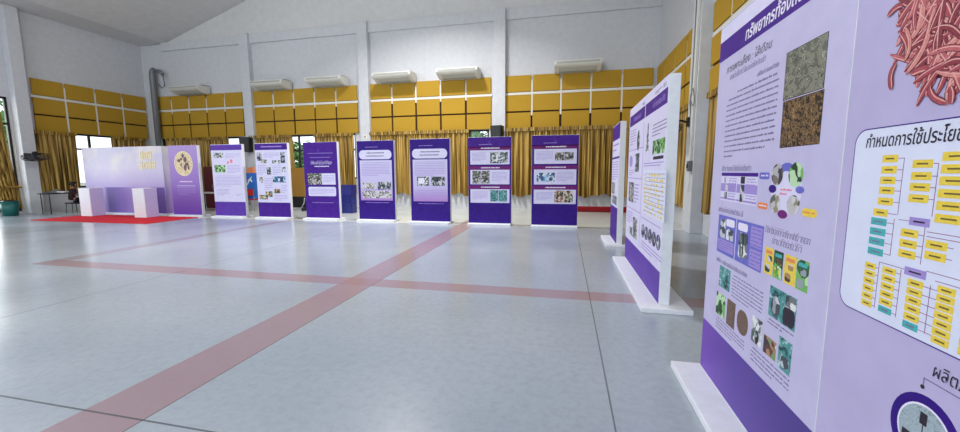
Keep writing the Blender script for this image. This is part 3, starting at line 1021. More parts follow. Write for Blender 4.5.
# round diagram
h.pr('diagram_ground', 0.79, 1.27, 1.045, 1.5, 'lilac', 2, 0.11)
h.ellipse('diagram_ring', 0.915, 1.405, 0.1, 0.1, 'periwinkle', 3, 0.62, a0=55, a1=125)
h.ellipse('round_photo', 0.838, 1.45, 0.05, 0.052, 'photo_hall', 4)
h.ellipse('round_photo', 0.99, 1.45, 0.055, 0.055, 'photo_green', 4)
h.ellipse('round_photo', 0.838, 1.31, 0.048, 0.045, 'photo_sketch', 4)
h.ellipse('round_photo', 0.99, 1.315, 0.05, 0.045, 'photo_sketch', 4)
h.pr('diagram_label', 0.665, 1.425, 0.765, 1.46, 'periwinkle', 3, 0.012)
h.pr('diagram_label', 0.67, 1.272, 0.77, 1.305, 'peach', 3, 0.014)
h.pr('diagram_label', 1.06, 1.275, 1.16, 1.31, 'yellow', 3, 0.016)
h.ellipse('diagram_dot', 0.805, 1.38, 0.034, 0.02, 'indigo', 5)
h.ellipse('diagram_dot', 0.91, 1.265, 0.04, 0.02, 'magenta', 5)
h.ellipse('diagram_dot', 1.03, 1.385, 0.03, 0.016, 'periwinkle', 5)
h.lines('diagram_text', 0.87, 1.35, 0.97, 1.39, 2, 'pink', 4, 0.4, 209)
h.lines('label_text', 0.68, 1.435, 0.755, 1.452, 1, 'lilac', 5, 0.5, 210, 1)
h.lines('label_text', 0.68, 1.281, 0.76, 1.297, 1, 'lilac', 5, 0.5, 211, 1)
h.lines('label_text', 1.07, 1.285, 1.15, 1.301, 1, 'peach', 5, 0.5, 212, 1)
# blue violet twin box
h.glyphs('heading_text', 0.15, 1.205, 0.5, 0.032, 'ink', 3, 213, slant=0.2)
tw = h.net('violet_panels', [(0.165, 0.94, 0.425, 1.185), (0.44, 0.94, 0.755, 1.185)], 'periwinkle', 3)
h.multi('box_panel', [(0.18, 0.96, 0.415, 1.03), (0.62, 1.06, 0.745, 1.17), (0.62, 0.95, 0.745, 1.05)], 'mid_ink', 4, 0, tw)
h.multi('box_title', [(0.29, 1.125, 0.41, 1.17, 0.015), (0.46, 1.125, 0.58, 1.17, 0.015)], 'pale_ink', 5, 0, tw)
h.multi('box_picture', [(0.2, 1.04, 0.28, 1.16), (0.3, 1.04, 0.4, 1.11), (0.48, 0.97, 0.59, 1.115)], 'photo_grey', 5, 0, tw)
h.multi('box_bar', [(0.53, 0.98, 0.545, 1.11)], 'black_ink', 6, 0, tw)
h.lines('box_text', 0.63, 0.955, 0.74, 1.165, 10, 'periwinkle', 5, 0.3, 214)
h.lines('box_text', 0.185, 0.965, 0.41, 1.025, 4, 'periwinkle', 5, 0.3, 215)
h.glyphs('heading_text', 0.77, 1.16, 1.13, 0.034, 'ink', 3, 216, slant=0.2)
h.glyphs('heading_text', 0.84, 1.115, 1.07, 0.034, 'ink', 3, 217, slant=0.2)
for i, (u0, u1) in enumerate(((0.785, 0.865), (0.87, 0.95), (0.965, 1.055), (1.06, 1.145))):
    pz = h.pr('poster_print', u0, 0.955, u1, 1.088, ('yellow', 'photo_green', 'yellow', 'photo_green')[i], 3)
    h.multi('poster_picture', [(u0 + 0.01, 0.965, u0 + 0.055, 1.005, 0.012), (u0 + 0.03, 1.02, u0 + 0.07, 1.05, 0.01)], ('photo_dark', 'photo_poster', 'photo_warm', 'photo_dark')[i], 4, 0, pz)
    h.multi('poster_title', [(u0 + 0.012, 1.058, u1 - 0.012, 1.075)], ('peach', 'cyan', 'peach', 'cyan')[i], 4, 0, pz)
h.glyphs('heading_text', 0.17, 0.875, 0.6, 0.028, 'ink', 3, 218, slant=0.2)
h.pr('photo_print', 0.235, 0.725, 0.4, 0.86, 'photo_teal', 3)
h.lines('body_text', 0.43, 0.71, 0.8, 0.855, 7, 'ink', 3, 0.3, 219)
h.pr('photo_print', 0.86, 0.76, 1.085, 0.91, 'photo_teal', 3)
h.ellipse('photo_figure', 0.92, 0.82, 0.04, 0.05, 'photo_dark', 4)
h.multi('photo_figure', [(0.985, 0.765, 1.08, 0.85, 0.03)], 'black_ink', 4)
h.multi('photo_highlight', [(1.0, 0.85, 1.08, 0.905)], 'photo_grey', 4)
h.lines('caption_text', 0.86, 0.715, 1.08, 0.75, 2, 'ink', 3, 0.35, 220)
h.pr('photo_print', 0.215, 0.535, 0.355, 0.68, 'photo_green', 3)
h.pr('photo_print', 0.385, 0.525, 0.5, 0.685, 'photo_soil', 3)
h.pr('photo_print', 0.53, 0.54, 0.665, 0.68, 'photo_soil', 3, 0.06)
h.pr('photo_print', 0.71, 0.56, 0.815, 0.7, 'photo_grey', 3)
h.pr('photo_print', 0.84, 0.558, 0.955, 0.65, 'photo_warm', 3)
h.pr('photo_print', 0.975, 0.55, 1.08, 0.7, 'photo_teal', 3)
h.ellipse('photo_figure', 0.768, 0.6, 0.022, 0.036, 'photo_dark', 4)
h.multi('photo_figure', [(1.0, 0.565, 1.065, 0.62, 0.02)], 'photo_dark', 4)
h.lines('caption_text', 0.23, 0.44, 0.64, 0.52, 4, 'ink', 3, 0.3, 221)
h.lines('caption_text', 0.72, 0.45, 1.08, 0.54, 4, 'ink', 3, 0.3, 222)
h.pr('base_band', 0, 0.055, W1, 0.415, 'purple_fade', 2)

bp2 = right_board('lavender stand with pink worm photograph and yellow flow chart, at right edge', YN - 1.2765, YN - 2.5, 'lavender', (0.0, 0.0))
h = bp2
O = 1.2765      # this board's far edge, in u of the pair
h.pr('base_band', 0, 0.055, h.w, 0.42, 'purple', 2)
def worms(b, u0, v0, ru, rv):
    rnd = random.Random(31)
    mats = [M_w[k] for k in range(6)]
    mb = MB()
    def ribbon(cu, cv, ang, length, w, bend, lvl, ci):
        k = 12
        pts = []
        x, z, a = cu, cv, ang
        for i in range(k + 1):
            pts.append((x, z, a))
            a += bend * math.sin(i / k * PI * 1.3) / k * 3
            x += math.cos(a) * length / k
            z += math.sin(a) * length / k
        for (ws, c, dl) in ((1.0, 0, 0.0), (0.8, ci, 0.0001), (0.16, 4 if ci != 4 else 3, 0.0002)):
            mb.cur = c
            y = b.y0 - 0.0012 - lvl - dl
            L_, R_ = [], []
            for i, (px_, pz_, a_) in enumerate(pts):
                tt = i / k
                ww = w * ws * (min(1, tt * 5 + 0.25) * min(1, (1 - tt) * 5 + 0.25)) / 2
                shift = 0.18 * w if dl > 0.00015 else 0
                nx, nz = -math.sin(a_), math.cos(a_)
                L_.append((b.X(px_ + nx * (ww + shift)), y, pz_ + nz * (ww + shift)))
                R_.append((b.X(px_ + nx * (shift - ww)), y, pz_ + nz * (shift - ww)))
            for i in range(k):
                mb.face([R_[i], R_[i + 1], L_[i + 1], L_[i]])
    # dark ground under the clump
    mb.cur = 0
    out = []
    for i in range(40):
        a = 2 * PI * i / 40
        r = 0.93 + 0.07 * math.sin(a * 5 + 1) + 0.04 * math.sin(a * 9)
        out.append((b.X(u0 + ru * r * math.cos(a)), v0 + rv * r * math.sin(a)))
    mb.prism(out, b.y0 - 0.0011, b.y0)
    lvl = 0.0
    for i in range(520):
        a, r = rnd.uniform(0, 2 * PI), math.sqrt(rnd.random()) * 0.93
        cu, cv = u0 + ru * r * math.cos(a), v0 + rv * r * math.sin(a)
        ang = rnd.choice((0.7, 0.9, 1.2, 2.0, -0.4, 0.5)) + rnd.uniform(-0.6, 0.6)
        L_ = rnd.uniform(0.07, 0.2)
        ribbon(cu - math.cos(ang) * L_ / 2, cv - math.sin(ang) * L_ / 2, ang, L_, rnd.uniform(0.016, 0.026), rnd.uniform(-0.7, 0.7), lvl, rnd.choice((1, 1, 1, 2, 2, 3, 5, 5)))
        lvl += 0.000004
    for (cu, cv, ang, L_, bend) in ((1.475, 1.80, -2.2, 0.085, 0.6), (1.60, 1.70, -1.2, 0.08, 0.5), (1.475, 1.97, 2.9, 0.06, 0.5), (1.66, 1.69, -1.0, 0.05, -0.4)):
        ribbon(cu - O, cv, ang, L_, 0.02, bend, lvl + 0.0004, 1)
    return mb.build('worm_photograph', mats, b.root)
M_w = [noisy('worm shade', (84, 28, 40), 10, 20, 0.5, 0.3), noisy('worm rose', (166, 74, 86), 12, 30, 0.5, 0.3), noisy('worm pink', (190, 100, 106), 12, 30, 0.5, 0.3), noisy('worm pale', (210, 134, 130), 10, 30, 0.5, 0.3), noisy('worm sheen', (226, 168, 162), 8, 30, 0.5, 0.3), noisy('worm wine', (138, 54, 68), 12, 30, 0.5, 0.3)]
worms(h, 1.715 - O, 1.93, 0.235, 0.25)

def O_(rs):
    return [(r[0] - O, r[1], r[2] - O, r[3]) + tuple(r[4:]) for r in rs]
ch = h.pr('flow_chart', 1.332 - O, 0.982, h.w - 0.03, 1.608, 'indigo', 2, 0.05)
h.pr('chart_ground', 1.336 - O, 0.986, h.w - 0.034, 1.604, 'chart_white', 3, 0.047, ch)
thai(h, 'chart_title', 'กำหนดการใช้ประโยชน์', 1.383 - O, 1.545, 0.056, 'black_ink', 5, 0.12, 0.0006, ch, 0.74)
yel, tea, vio, con, mrk, red_ = [], [], [], [], [], []
def cell(lst, cu, cv, w=0.056, hh=0.023):
    lst.append((cu - w / 2, cv - hh / 2, cu + w / 2, cv + hh / 2))
    mrk.append((cu - w * 0.3, cv - 0.003, cu + w * 0.3, cv + 0.003))
for v in (1.505, 1.47, 1.437, 1.405, 1.37):
    cell(yel, 1.492, v, 0.058); con.append((1.522, v - 0.001, 1.545, v + 0.001))
cell(yel, 1.478, 1.333, 0.056); con.append((1.507, 1.332, 1.54, 1.334))
con.append((1.543, 1.333, 1.545, 1.506))
for v in (1.303, 1.27, 1.238, 1.204):
    cell(tea, 1.475, v, 0.062); con.append((1.507, v - 0.001, 1.535, v + 0.001))
con.append((1.533, 1.204, 1.535, 1.32))
for v in (1.487, 1.452, 1.42, 1.387):
    cell(yel, 1.607, v, 0.064); con.append((1.64, v - 0.001, 1.657, v + 0.001))
con.append((1.655, 1.34, 1.657, 1.488))
for v in (1.505, 1.472, 1.44, 1.406, 1.373, 1.338):
    cell(yel, 1.705, v, 0.08, 0.024); cell(yel, 1.80, v, 0.06, 0.024)
cell(vio, 1.62, 1.32, 0.065, 0.024)
con += [(1.55, 1.318, 1.59, 1.32), (1.648, 1.295, 1.9, 1.297), (1.648, 1.282, 1.9, 1.284), (1.639, 1.2, 1.641, 1.31)]
for v in (1.283, 1.251, 1.22):
    cell(yel, 1.592, v, 0.058); con.append((1.62, v - 0.001, 1.64, v + 0.001))
for v in (1.263, 1.232):
    cell(yel, 1.68, v, 0.062); con.append((1.71, v - 0.001, 1.728, v + 0.001))
red_.append((1.76, 1.23, 1.82, 1.262))
for i in range(6):
    v = 1.153 - 0.0255 * i
    cell(yel, 1.462, v, 0.044, 0.02); con.append((1.484, v - 0.001, 1.497, v + 0.001))
for i in range(6):
    v = 1.155 - 0.0255 * i
    cell(yel if i < 5 else tea, 1.538, v, 0.05, 0.02); con.append((1.563, v - 0.001, 1.58, v + 0.001))
con += [(1.496, 1.02, 1.498, 1.175), (1.579, 1.02, 1.581, 1.17), (1.497, 1.173, 1.6, 1.175)]
cell(vio, 1.627, 1.172, 0.07, 0.024)
for i in range(6):
    v = 1.141 - 0.0255 * i
    cell(yel if i < 5 else tea, 1.632, v, 0.05, 0.021); con.append((1.657, v - 0.001, 1.7, v + 0.001))
con += [(1.678, 1.01, 1.68, 1.15), (1.66, 1.185, 1.9, 1.187), (1.69, 1.165, 1.9, 1.167)]
for i in range(7):
    v = 1.148 - 0.0235 * i
    cell(yel, 1.725, v, 0.05, 0.02); cell(yel, 1.80, v, 0.05, 0.02)
M['link'] = noisy('rose ink', (150, 96, 142), 8, 30, 0.5, 0.3)
M['umber'] = noisy('umber ink', (112, 94, 50), 8, 30, 0.5, 0.3)
h.net('chart_links', O_(con), 'link', 4, ch)
h.multi('yellow_box', O_(yel), 'yellow', 5, 0, ch, 'umber')
h.multi('teal_box', O_(tea), 'cyan', 5, 0, ch, 'ink')
h.multi('violet_box', O_(vio), 'mid_ink', 5, 0, ch, 'black_ink')
h.multi('pink_box', O_(red_), 'pink', 5, 0, ch)
thai(h, 'product_title', 'ผลิตภัณฑ์', 1.715 - O, 0.905, 0.052, 'black_ink', 4, 0.12, 0.0, None, 0.76)
h.multi('callout_line', O_([(1.695, 0.885, 1.95, 0.888), (1.694, 0.862, 1.697, 0.888)]), 'ink', 3)
h.ellipse('callout_dot', 1.694 - O, 0.86, 0.006, 0.006, 'black_ink', 4)
h.ellipse('product_ring', 1.715 - O, 0.725, 0.11, 0.115, 'indigo', 3)
h.ellipse('ring_edge', 1.715 - O, 0.725, 0.085, 0.089, 'pale_ink', 4)
rp = h.ellipse('round_photo', 1.715 - O, 0.725, 0.079, 0.083, 'lilac', 5)
rp.data.materials[0] = M['photo_rack'] = photo('print of pale shelf', [(150, 166, 176), (168, 184, 192), (132, 150, 160)], 12, 'noise')
h.multi('photo_figure', O_([(1.70, 0.755, 1.722, 0.79), (1.71, 0.69, 1.713, 0.755), (1.65, 0.69, 1.675, 0.71), (1.74, 0.66, 1.775, 0.70)]), 'black_ink', 6, 0, rp)

# ------------------------------------------------------------------ booth on the red carpet
tag(MB().box((-16.65, 8.72, 0), (-11.95, 10.36, 0.018)).build('carpet', M['carpet'], bevel=0.004), 'red carpet lying in front of the lavender booth', 'carpet')
bt = thing('display_booth', 'lavender booth backdrop with cream lettering behind two white counters', 'booth', (-15.25, 10.75, 0))
MB().box((-2.15, 0, 0.06), (1.53, 0.3, 2.42)).build('backdrop', M['backdrop'], bt, bevel=0.005)
MB().box((-2.17, -0.05, 0), (1.55, 0.32, 0.06)).build('base_plinth', M['white'], bt)
for (x0, x1) in ((-1.25, 0.2), (0.86, 1.5)):
    MB().box((0, -0.003, 0.07), (x1 - x0, 0, 0.98)).build('violet_print', M['backdrop_dark'], bt, loc=(x0, 0, 0))
for row, zb in enumerate((1.98, 1.64)):
    hh = 0.25
    for k in range(4 if row else 3):
        x = (0.5 if row else 0.56) + k * 0.19
        w, q = 0.14, 0.04
        mb = MB()
        mb.box((x, -0.012, zb), (x + q, 0, zb + hh))
        mb.box((x + w - q, -0.012, zb), (x + w, 0, zb + hh * (0.9 if k % 2 else 1.15)))
        z2 = zb + hh - q if k % 2 else zb
        mb.box((x, -0.011, z2), (x + w, 0, z2 + q))
        if k != 1:
            mb.box((x + q, -0.011, zb + hh * 0.45), (x + w, 0, zb + hh * 0.45 + q))
        mb.build('cream_letter', M['cream'], bt)
for (x0, lab) in ((-16.36, 'white lavender counter at the left end of the booth'), (-13.99, 'white lavender counter at the right part of the booth')):
    t = thing('counter', lab, 'counter', (x0, 9.88, 0), 0, 'counters of the booth')
    MB().box((0, 0, 0.02), (0.48, 0.02, 0.97)).build('front_panel', M['white'], t)
    MB().box((0, 0.02, 0.02), (0.48, 0.42, 0.97)).build('cabinet_body', M['lavender'], t, bevel=0.004)
    MB().box((-0.005, -0.005, 0.97), (0.485, 0.425, 0.985)).build('counter_top', M['white'], t)

# ------------------------------------------------------------------ air conditioners
def make_ac():
    t = thing('air_conditioner', '', 'air conditioner', (0, 0, 0), 0, 'white air conditioners high on the back wall')
    w, d = 1.62, 0.66
    mb = MB()
    prof = [(0.0, -0.13), (-0.30, -0.11), (-d + 0.05, 0.0), (-d, 0.06), (-d + 0.03, 0.18), (-0.2, 0.21), (0.0, 0.21)]
    mb.prism([(y, z) for y, z in prof], -w / 2, w / 2, 'x')
    mb.build('casing', M['white_metal'], t, bevel=0.012)
    mb = MB()
    mb.box((-w / 2 + 0.08, -d - 0.006, 0.075), (w / 2 - 0.08, -d + 0.02, 0.135))
    mb.build('air_outlet', M['louvre'], t)
    mb = MB()
    for k in range(9):
        y = -0.1 - k * 0.05
        zz = -0.13 + 0.02 * (-y / 0.3) - 0.008 if y > -0.3 else -0.11 + 0.11 * (-y - 0.3) / 0.31 - 0.008
        mb.box((-w / 2 + 0.15, y - 0.012, zz), (w / 2 - 0.15, y + 0.012, zz + 0.02))
    mb.build('intake_grille', M['louvre'], t)
    for s in (-1, 1):
        MB().box((s * (w / 2 - 0.12) - 0.02, -0.3, 0.2), (s * (w / 2 - 0.12) + 0.02, 0.085, 0.26)).build('mounting_bracket', M['steel'], t)
    return t
acp = make_ac()
ACX = [(-16.7, 'air conditioner nearest the left corner of the back wall'), (-12.42, 'air conditioner just right of the first back pillar'), (-9.7, 'air conditioner left of the second back pillar'),
       (-6.7, 'air conditioner just right of the second back pillar'), (-4.05, 'air conditioner left of the third back pillar'), (0.36, 'air conditioner in the rightmost back bay')]
for i, (x, lab) in enumerate(ACX):
    if i == 0:
        acp.location = (x, YB - 0.085, 5.17)
        acp['label'] = lab
    else:
        dup(acp, (x, YB - 0.085, 5.17), 0, lab)

# ------------------------------------------------------------------ wall fixtures
def wall_fan(label, loc, rz, tilt):
    t = thing('wall_fan', label, 'fan', loc, rz, 'black wall fans')
    MB().box((-0.07, -0.05, -0.1), (0.07, 0.0, 0.12)).build('wall_plate', M['dark'], t, bevel=0.01)
    MB().tube([(0, -0.03, 0.0), (0, -0.18, 0.05), (0, -0.32, 0.02)], 0.025).build('arm', M['dark'], t)
    cg = MB()
    R_ = 0.36
    rot = Matrix.Rotation(tilt, 3, 'X')
    c = Vector((0, -0.5, -0.03))
    def P(r, a, d):
        return tuple(c + rot @ Vector((r * math.cos(a), d, r * math.sin(a))))
    for (r, d) in ((R_, 0), (R_ * 0.96, -0.06), (R_ * 0.96, 0.06), (R_ * 0.6, -0.1), (R_ * 0.6, 0.1), (R_ * 0.25, -0.11), (R_ * 0.25, 0.11)):
        cg.tube([P(r, 2 * PI * k / 28, d) for k in range(28)], 0.008, 5, True)
    for k in range(18):
        a = 2 * PI * k / 18
        for s in (-1, 1):
            cg.tube([P(0.06, a, s * 0.11), P(R_ * 0.6, a, s * 0.1), P(R_ * 0.96, a, s * 0.06), P(R_, a, 0)], 0.005, 4)
    cg.build('cage', M['dark'], t)
    bl = MB()
    for k in range(4):
        a = PI / 2 * k
        bl.face([P(0.05, a - 0.2, 0.03), P(0.32, a - 0.35, 0.04), P(0.33, a + 0.25, -0.04), P(0.05, a + 0.4, -0.03)])
    bo = bl.build('blades', M['steel'], t)
    sm = bo.modifiers.new('thick', 'SOLIDIFY')
    sm.thickness = 0.008
    mt_ = MB()
    mt_.tube([P(0, 0, 0.2), P(0, 0, 0.12), P(0, 0, -0.1)], [0.06, 0.08, 0.05], 12)
    mt_.build('motor', M['dark'], t)
    return t
wall_fan('black wall fan on the left pillar above the teal bin', (XL + 0.3, 10.34, 2.12), PI / 2, math.radians(78))
wall_fan('black wall fan on the right wall pillar behind the middle stand', (XR - 0.285, 10.2, 2.62), -PI / 2, math.radians(70))

t = thing('drain_pipe', 'grey bent pipe running down the back wall at the left corner', 'pipe', (-18.9, YB - 0.26, 0))
MB().tube([(0, 0, 0.0), (0, 0, 6.1), (0.04, 0, 6.2), (0.14, 0, 6.25)], 0.13, 12).build('riser', M['steel'], t, smooth=True)
MB().tube([(0.14, 0, 6.25), (0.45, 0, 6.18), (0.62, 0, 6.02)], 0.07, 10).build('bent_outlet', M['steel'], t, smooth=True)
MB().tube([(0.62, 0, 6.02), (0.66, 0, 5.5), (0.5, 0, 5.42), (0.3, 0, 5.6)], 0.025, 8).build('hanging_cable', M['steel'], t, smooth=True)

def loudspeaker(label, loc, rz):
    t = thing('loudspeaker', label, 'loudspeaker', loc, rz, 'black loudspeakers on the back pillars')
    MB().prism([(-0.2, -0.32), (0.2, -0.32), (0.22, 0.32), (-0.22, 0.32)], -0.4, -0.06).build('cabinet', M['dark'], t, bevel=0.02)
    MB().box((-0.17, -0.412, -0.27), (0.17, -0.4, 0.27)).build('grille', M['frame'], t)
    MB().box((-0.05, -0.06, -0.06), (0.05, 0.0, 0.06)).build('wall_bracket', M['steel'], t)
    return t
sp_ = loudspeaker('black loudspeaker at the foot of the panels on the first back pillar', (-13.88, YB - 0.24, 2.72), 0.3)
loudspeaker('black loudspeaker on the third back pillar', (-2.5, YB - 0.24, 2.88), -0.2)
t = thing('wall_switch', 'small white switch on the second back pillar', 'switch', (-8.16, YB - 0.22, 2.95))
MB().box((-0.07, -0.02, -0.1), (0.07, 0, 0.1)).build('switch_plate', M['rail'], t, bevel=0.006)
MB().box((-0.02, -0.03, -0.03), (0.02, -0.02, 0.03)).build('toggle', M['dark'], t)

t = thing('conduit', 'grey cable conduit running down the right wall pillar', 'conduit', (XR - 0.285, 9.9, 0))
MB().box((-0.05, -0.1, 1.72), (0.0, 0.02, 7.3)).build('cable_duct', M['white_metal'], t, bevel=0.006)
MB().tube([(-0.03, 0.12, 7.3), (-0.03, 0.12, 3.3), (-0.06, 0.1, 3.1), (-0.03, 0.05, 2.6), (-0.03, 0.02, 1.9)], 0.018).build('pipe', M['steel'], t, smooth=True)
MB().tube([(-0.05, -0.02, 3.35), (-0.08, -0.14, 3.3), (-0.08, -0.26, 3.12), (-0.06, -0.2, 2.98), (-0.05, -0.05, 2.95), (-0.06, 0.05, 3.1)], 0.012).build('cable_loop', M['steel'], t, smooth=True)
t = thing('junction_box', 'grey junction box on the right wall pillar', 'junction box', (XR - 0.285, 9.82, 1.58))
MB().box((-0.09, -0.06, -0.12), (0, 0.07, 0.12)).build('housing', M['steel'], t, bevel=0.01)
MB().box((-0.1, -0.04, -0.05), (-0.09, 0.05, 0.05)).build('cover', M['dark'], t)
MB().tube([(-0.03, 0, -0.12), (-0.03, 0.02, -0.4), (-0.02, 0.1, -0.6)], 0.01).build('cord', M['white_metal'], t)

# ------------------------------------------------------------------ things behind the row of stands
t = thing('waste_bin', 'teal plastic bin beside the left pillar', 'bin', (-19.25, 9.6, 0))
MB().lathe([(0.0, 0.0), (0.19, 0.0), (0.24, 0.5), (0.22, 0.5), (0.18, 0.05), (0.0, 0.05)], 24).build('bin_body', M['teal'], t, smooth=True)
MB().tube([(0.245 * math.cos(2 * PI * k / 24), 0.245 * math.sin(2 * PI * k / 24), 0.5) for k in range(24)], 0.02, 6, True).build('rim', M['teal'], t, smooth=True)
MB().lathe([(0.0, 0.46), (0.16, 0.46), (0.21, 0.45), (0.215, 0.49), (0.16, 0.54), (0.0, 0.57)], 20).build('bin_liner', M['dark'], t, smooth=True)

def table(label, loc, rz, L_, D_, H_, top):
    t = thing('table', label, 'table', loc, rz)
    MB().box((-L_ / 2, -D_ / 2, H_ - 0.035), (L_ / 2, D_ / 2, H_)).build('tabletop', top, t, bevel=0.006)
    for sx in (-1, 1):
        for sy in (-1, 1):
            x, y = sx * (L_ / 2 - 0.06), sy * (D_ / 2 - 0.06)
            MB().tube([(x, y, 0), (x, y, H_ - 0.03)], 0.016).build('leg', M['frame'], t)
    return t
table('grey folding table along the left wall beside the seated person', (-18.75, 11.0, 0), PI / 2, 1.5, 0.55, 0.76, M['frame'])
t = thing('paper_stack', 'white papers lying open on the table by the left wall', 'papers', (-18.7, 10.9, 0.76))
for s in (-1, 1):
    mb = MB()
    mb.prism([(0, 0), (s * 0.21, 0.02), (s * 0.22, 0.05), (s * 0.1, 0.055), (0, 0.03)] if s > 0 else [(0, 0), (0, 0.03), (-0.1, 0.055), (-0.22, 0.05), (-0.21, 0.02)], -0.15, 0.15)
    mb.build('page_block', M['paper'], t)

# seated person
def skin_figure(name, joints, edges, mat, parent, root=0, sub=2):
    me = bpy.data.meshes.new(name)
    me.from_pydata([j[:3] for j in joints], edges, [])
    o = bpy.data.objects.new(name, me)
    COL.objects.link(o)
    o.parent = parent
    md = o.modifiers.new('skin', 'SKIN')
    md.use_smooth_shade = True
    sv = me.skin_vertices[0].data
    for k, j in enumerate(joints):
        r = j[3]
        sv[k].radius = (r, r) if not isinstance(r, tuple) else r
        sv[k].use_root = (k == root)
    sb = o.modifiers.new('smooth', 'SUBSURF')
    sb.levels = sub
    sb.render_levels = sub
    me.materials.append(mat)
    return o
pc = thing('stool', 'dark chair under the seated person by the left wall', 'chair', (-18.15, 10.78, 0))
MB().box((-0.2, -0.2, 0.41), (0.2, 0.2, 0.45)).build('seat', M['dark'], pc, bevel=0.012)
for sx in (-1, 1):
    for sy in (-1, 1):
        MB().tube([(sx * 0.19, sy * 0.19, 0), (sx * 0.16, sy * 0.16, 0.42)], 0.013).build('leg', M['frame'], pc)
person = thing('person', 'person in dark clothes sitting at the table by the left wall', 'person', (-18.15, 10.78, 0), math.radians(150))
# faces local -y
J = [(0, 0.04, 0.53, (0.15, 0.12)), (0, 0.04, 0.68, (0.13, 0.1)), (0, 0.0, 0.9, (0.16, 0.11)), (0, -0.02, 1.0, (0.12, 0.08)), (0, -0.05, 1.08, 0.05),
     (0, -0.08, 1.15, 0.07), (0, -0.09, 1.22, 0.095), (0, -0.08, 1.29, 0.075),
     (0.19, -0.02, 0.97, 0.055), (0.24, -0.08, 0.76, 0.043), (0.16, -0.32, 0.8, 0.034), (0.13, -0.4, 0.81, 0.03),
     (-0.19, -0.02, 0.97, 0.055), (-0.24, -0.08, 0.76, 0.043), (-0.16, -0.32, 0.8, 0.034), (-0.13, -0.4, 0.81, 0.03),
     (0.1, -0.1, 0.52, 0.085), (0.12, -0.42, 0.5, 0.062), (0.12, -0.4, 0.1, 0.042), (0.12, -0.54, 0.04, 0.036),
     (-0.1, -0.1, 0.52, 0.085), (-0.12, -0.42, 0.5, 0.062), (-0.12, -0.4, 0.1, 0.042), (-0.12, -0.54, 0.04, 0.036)]
E_ = [(0, 1), (1, 2), (2, 3), (3, 4), (4, 5), (5, 6), (6, 7), (3, 8), (8, 9), (9, 10), (10, 11), (3, 12), (12, 13), (13, 14), (14, 15), (0, 16), (16, 17), (17, 18), (18, 19), (0, 20), (20, 21), (21, 22), (22, 23)]
skin_figure('body', J, E_, M['skin'], person)
shirt = [(j[0], j[1], j[2], tuple(x * 1.1 + 0.008 for x in (j[3] if isinstance(j[3], tuple) else (j[3], j[3])))) for j in J]
skin_figure('shirt', [shirt[k] for k in (0, 1, 2, 3, 8, 9, 12, 13)], [(0, 1), (1, 2), (2, 3), (3, 4), (4, 5), (3, 6), (6, 7)], M['cloth_dark'], person)
skin_figure('trousers', [shirt[k] for k in (0, 16, 17, 18, 20, 21, 22)], [(0, 1), (1, 2), (2, 3), (0, 4), (4, 5), (5, 6)], M['trousers'], person)
skin_figure('hair', [(0, -0.05, 1.24, 0.1), (0, -0.06, 1.3, 0.095), (0, -0.02, 1.2, 0.085)], [(0, 1), (0, 2)], M['hair'], person)
fc = MB()
for s in (-1, 1):
    fc.box((s * 0.035 - 0.012, -0.186, 1.215), (s * 0.035 + 0.012, -0.176, 1.225))
fc.box((-0.025, -0.172, 1.155), (0.025, -0.158, 1.163))
fc.build('face_features', M['hair'], person)
fingers = MB()
for s in (-1, 1):
    for k in range(4):
        x = s * (0.105 + 0.016 * k)
        L_ = (0.055, 0.065, 0.068, 0.058)[k]
        fingers.tube([(x, -0.41, 0.80), (x, -0.41 - L_ * 0.6, 0.80), (x, -0.41 - L_, 0.785)], 0.0085, 6)
    fingers.tube([(s * 0.1, -0.39, 0.805), (s * 0.08, -0.43, 0.795), (s * 0.078, -0.455, 0.785)], 0.009, 6)
fingers.build('fingers', M['skin'], person, smooth=True)

person.scale = pc.scale = (0.9, 0.9, 0.88)
person.location.z = 0.0

# maroon cupboard and pale table seen left of the text board
t = thing('cupboard', 'maroon cupboard behind the gap left of the pale text board', 'cupboard', (-14.35, 13.3, 0))
MB().box((-0.5, 0, 0), (0.5, 0.5, 1.75)).build('cabinet_body', M['maroon'], t, bevel=0.01)
for s in (-1, 1):
    d = MB().box((s * 0.25 - 0.24, -0.025, 0.1), (s * 0.25 + 0.24, 0, 1.7)).build('door', M['maroon'], t, bevel=0.005)
    MB().box((s * 0.06 - 0.01, -0.05, 0.85), (s * 0.06 + 0.01, -0.025, 1.0)).build('door_handle', M['steel'], d)
table('pale table in front of the maroon cupboard', (-13.6, 12.5, 0), 0, 1.5, 0.6, 0.72, M['tabletop'])

# red chairs with a blue carton, between the pale text board and the picture board
def chair(label, loc, rz, mat, group=None):
    t = thing('stacking_chair', label, 'chair', loc, rz, group)
    MB().box((-0.22, -0.22, 0.42), (0.22, 0.22, 0.47)).build('seat', mat, t, bevel=0.02)
    MB().box((-0.21, 0.19, 0.6), (0.21, 0.225, 0.86)).build('backrest', mat, t, bevel=0.02)
    for sx in (-1, 1):
        MB().tube([(sx * 0.23, -0.22, 0.0), (sx * 0.21, -0.19, 0.43)], 0.013).build('leg', M['chrome'], t)
        MB().tube([(sx * 0.23, 0.26, 0.0), (sx * 0.21, 0.2, 0.43), (sx * 0.21, 0.21, 0.84)], 0.013).build('leg', M['chrome'], t)
    return t
chair('red stacking chair carrying the blue carton', (-11.95, 12.7, 0), PI + 0.1, M['red'])
bxr = thing('carton', 'blue carton with white mark standing on the red chair', 'box', (-11.95, 12.74, 0.472))
MB().box((-0.2, -0.14, 0.0), (0.2, 0.16, 1.0)).build('carton_body', M['blue'], bxr, bevel=0.008)
MB().prism([(-0.16, 1.0), (0.18, 1.0), (0.14, 1.24), (-0.1, 1.18)], -0.1, 0.0).build('carton_flap', M['peach'], bxr)
lb = MB()
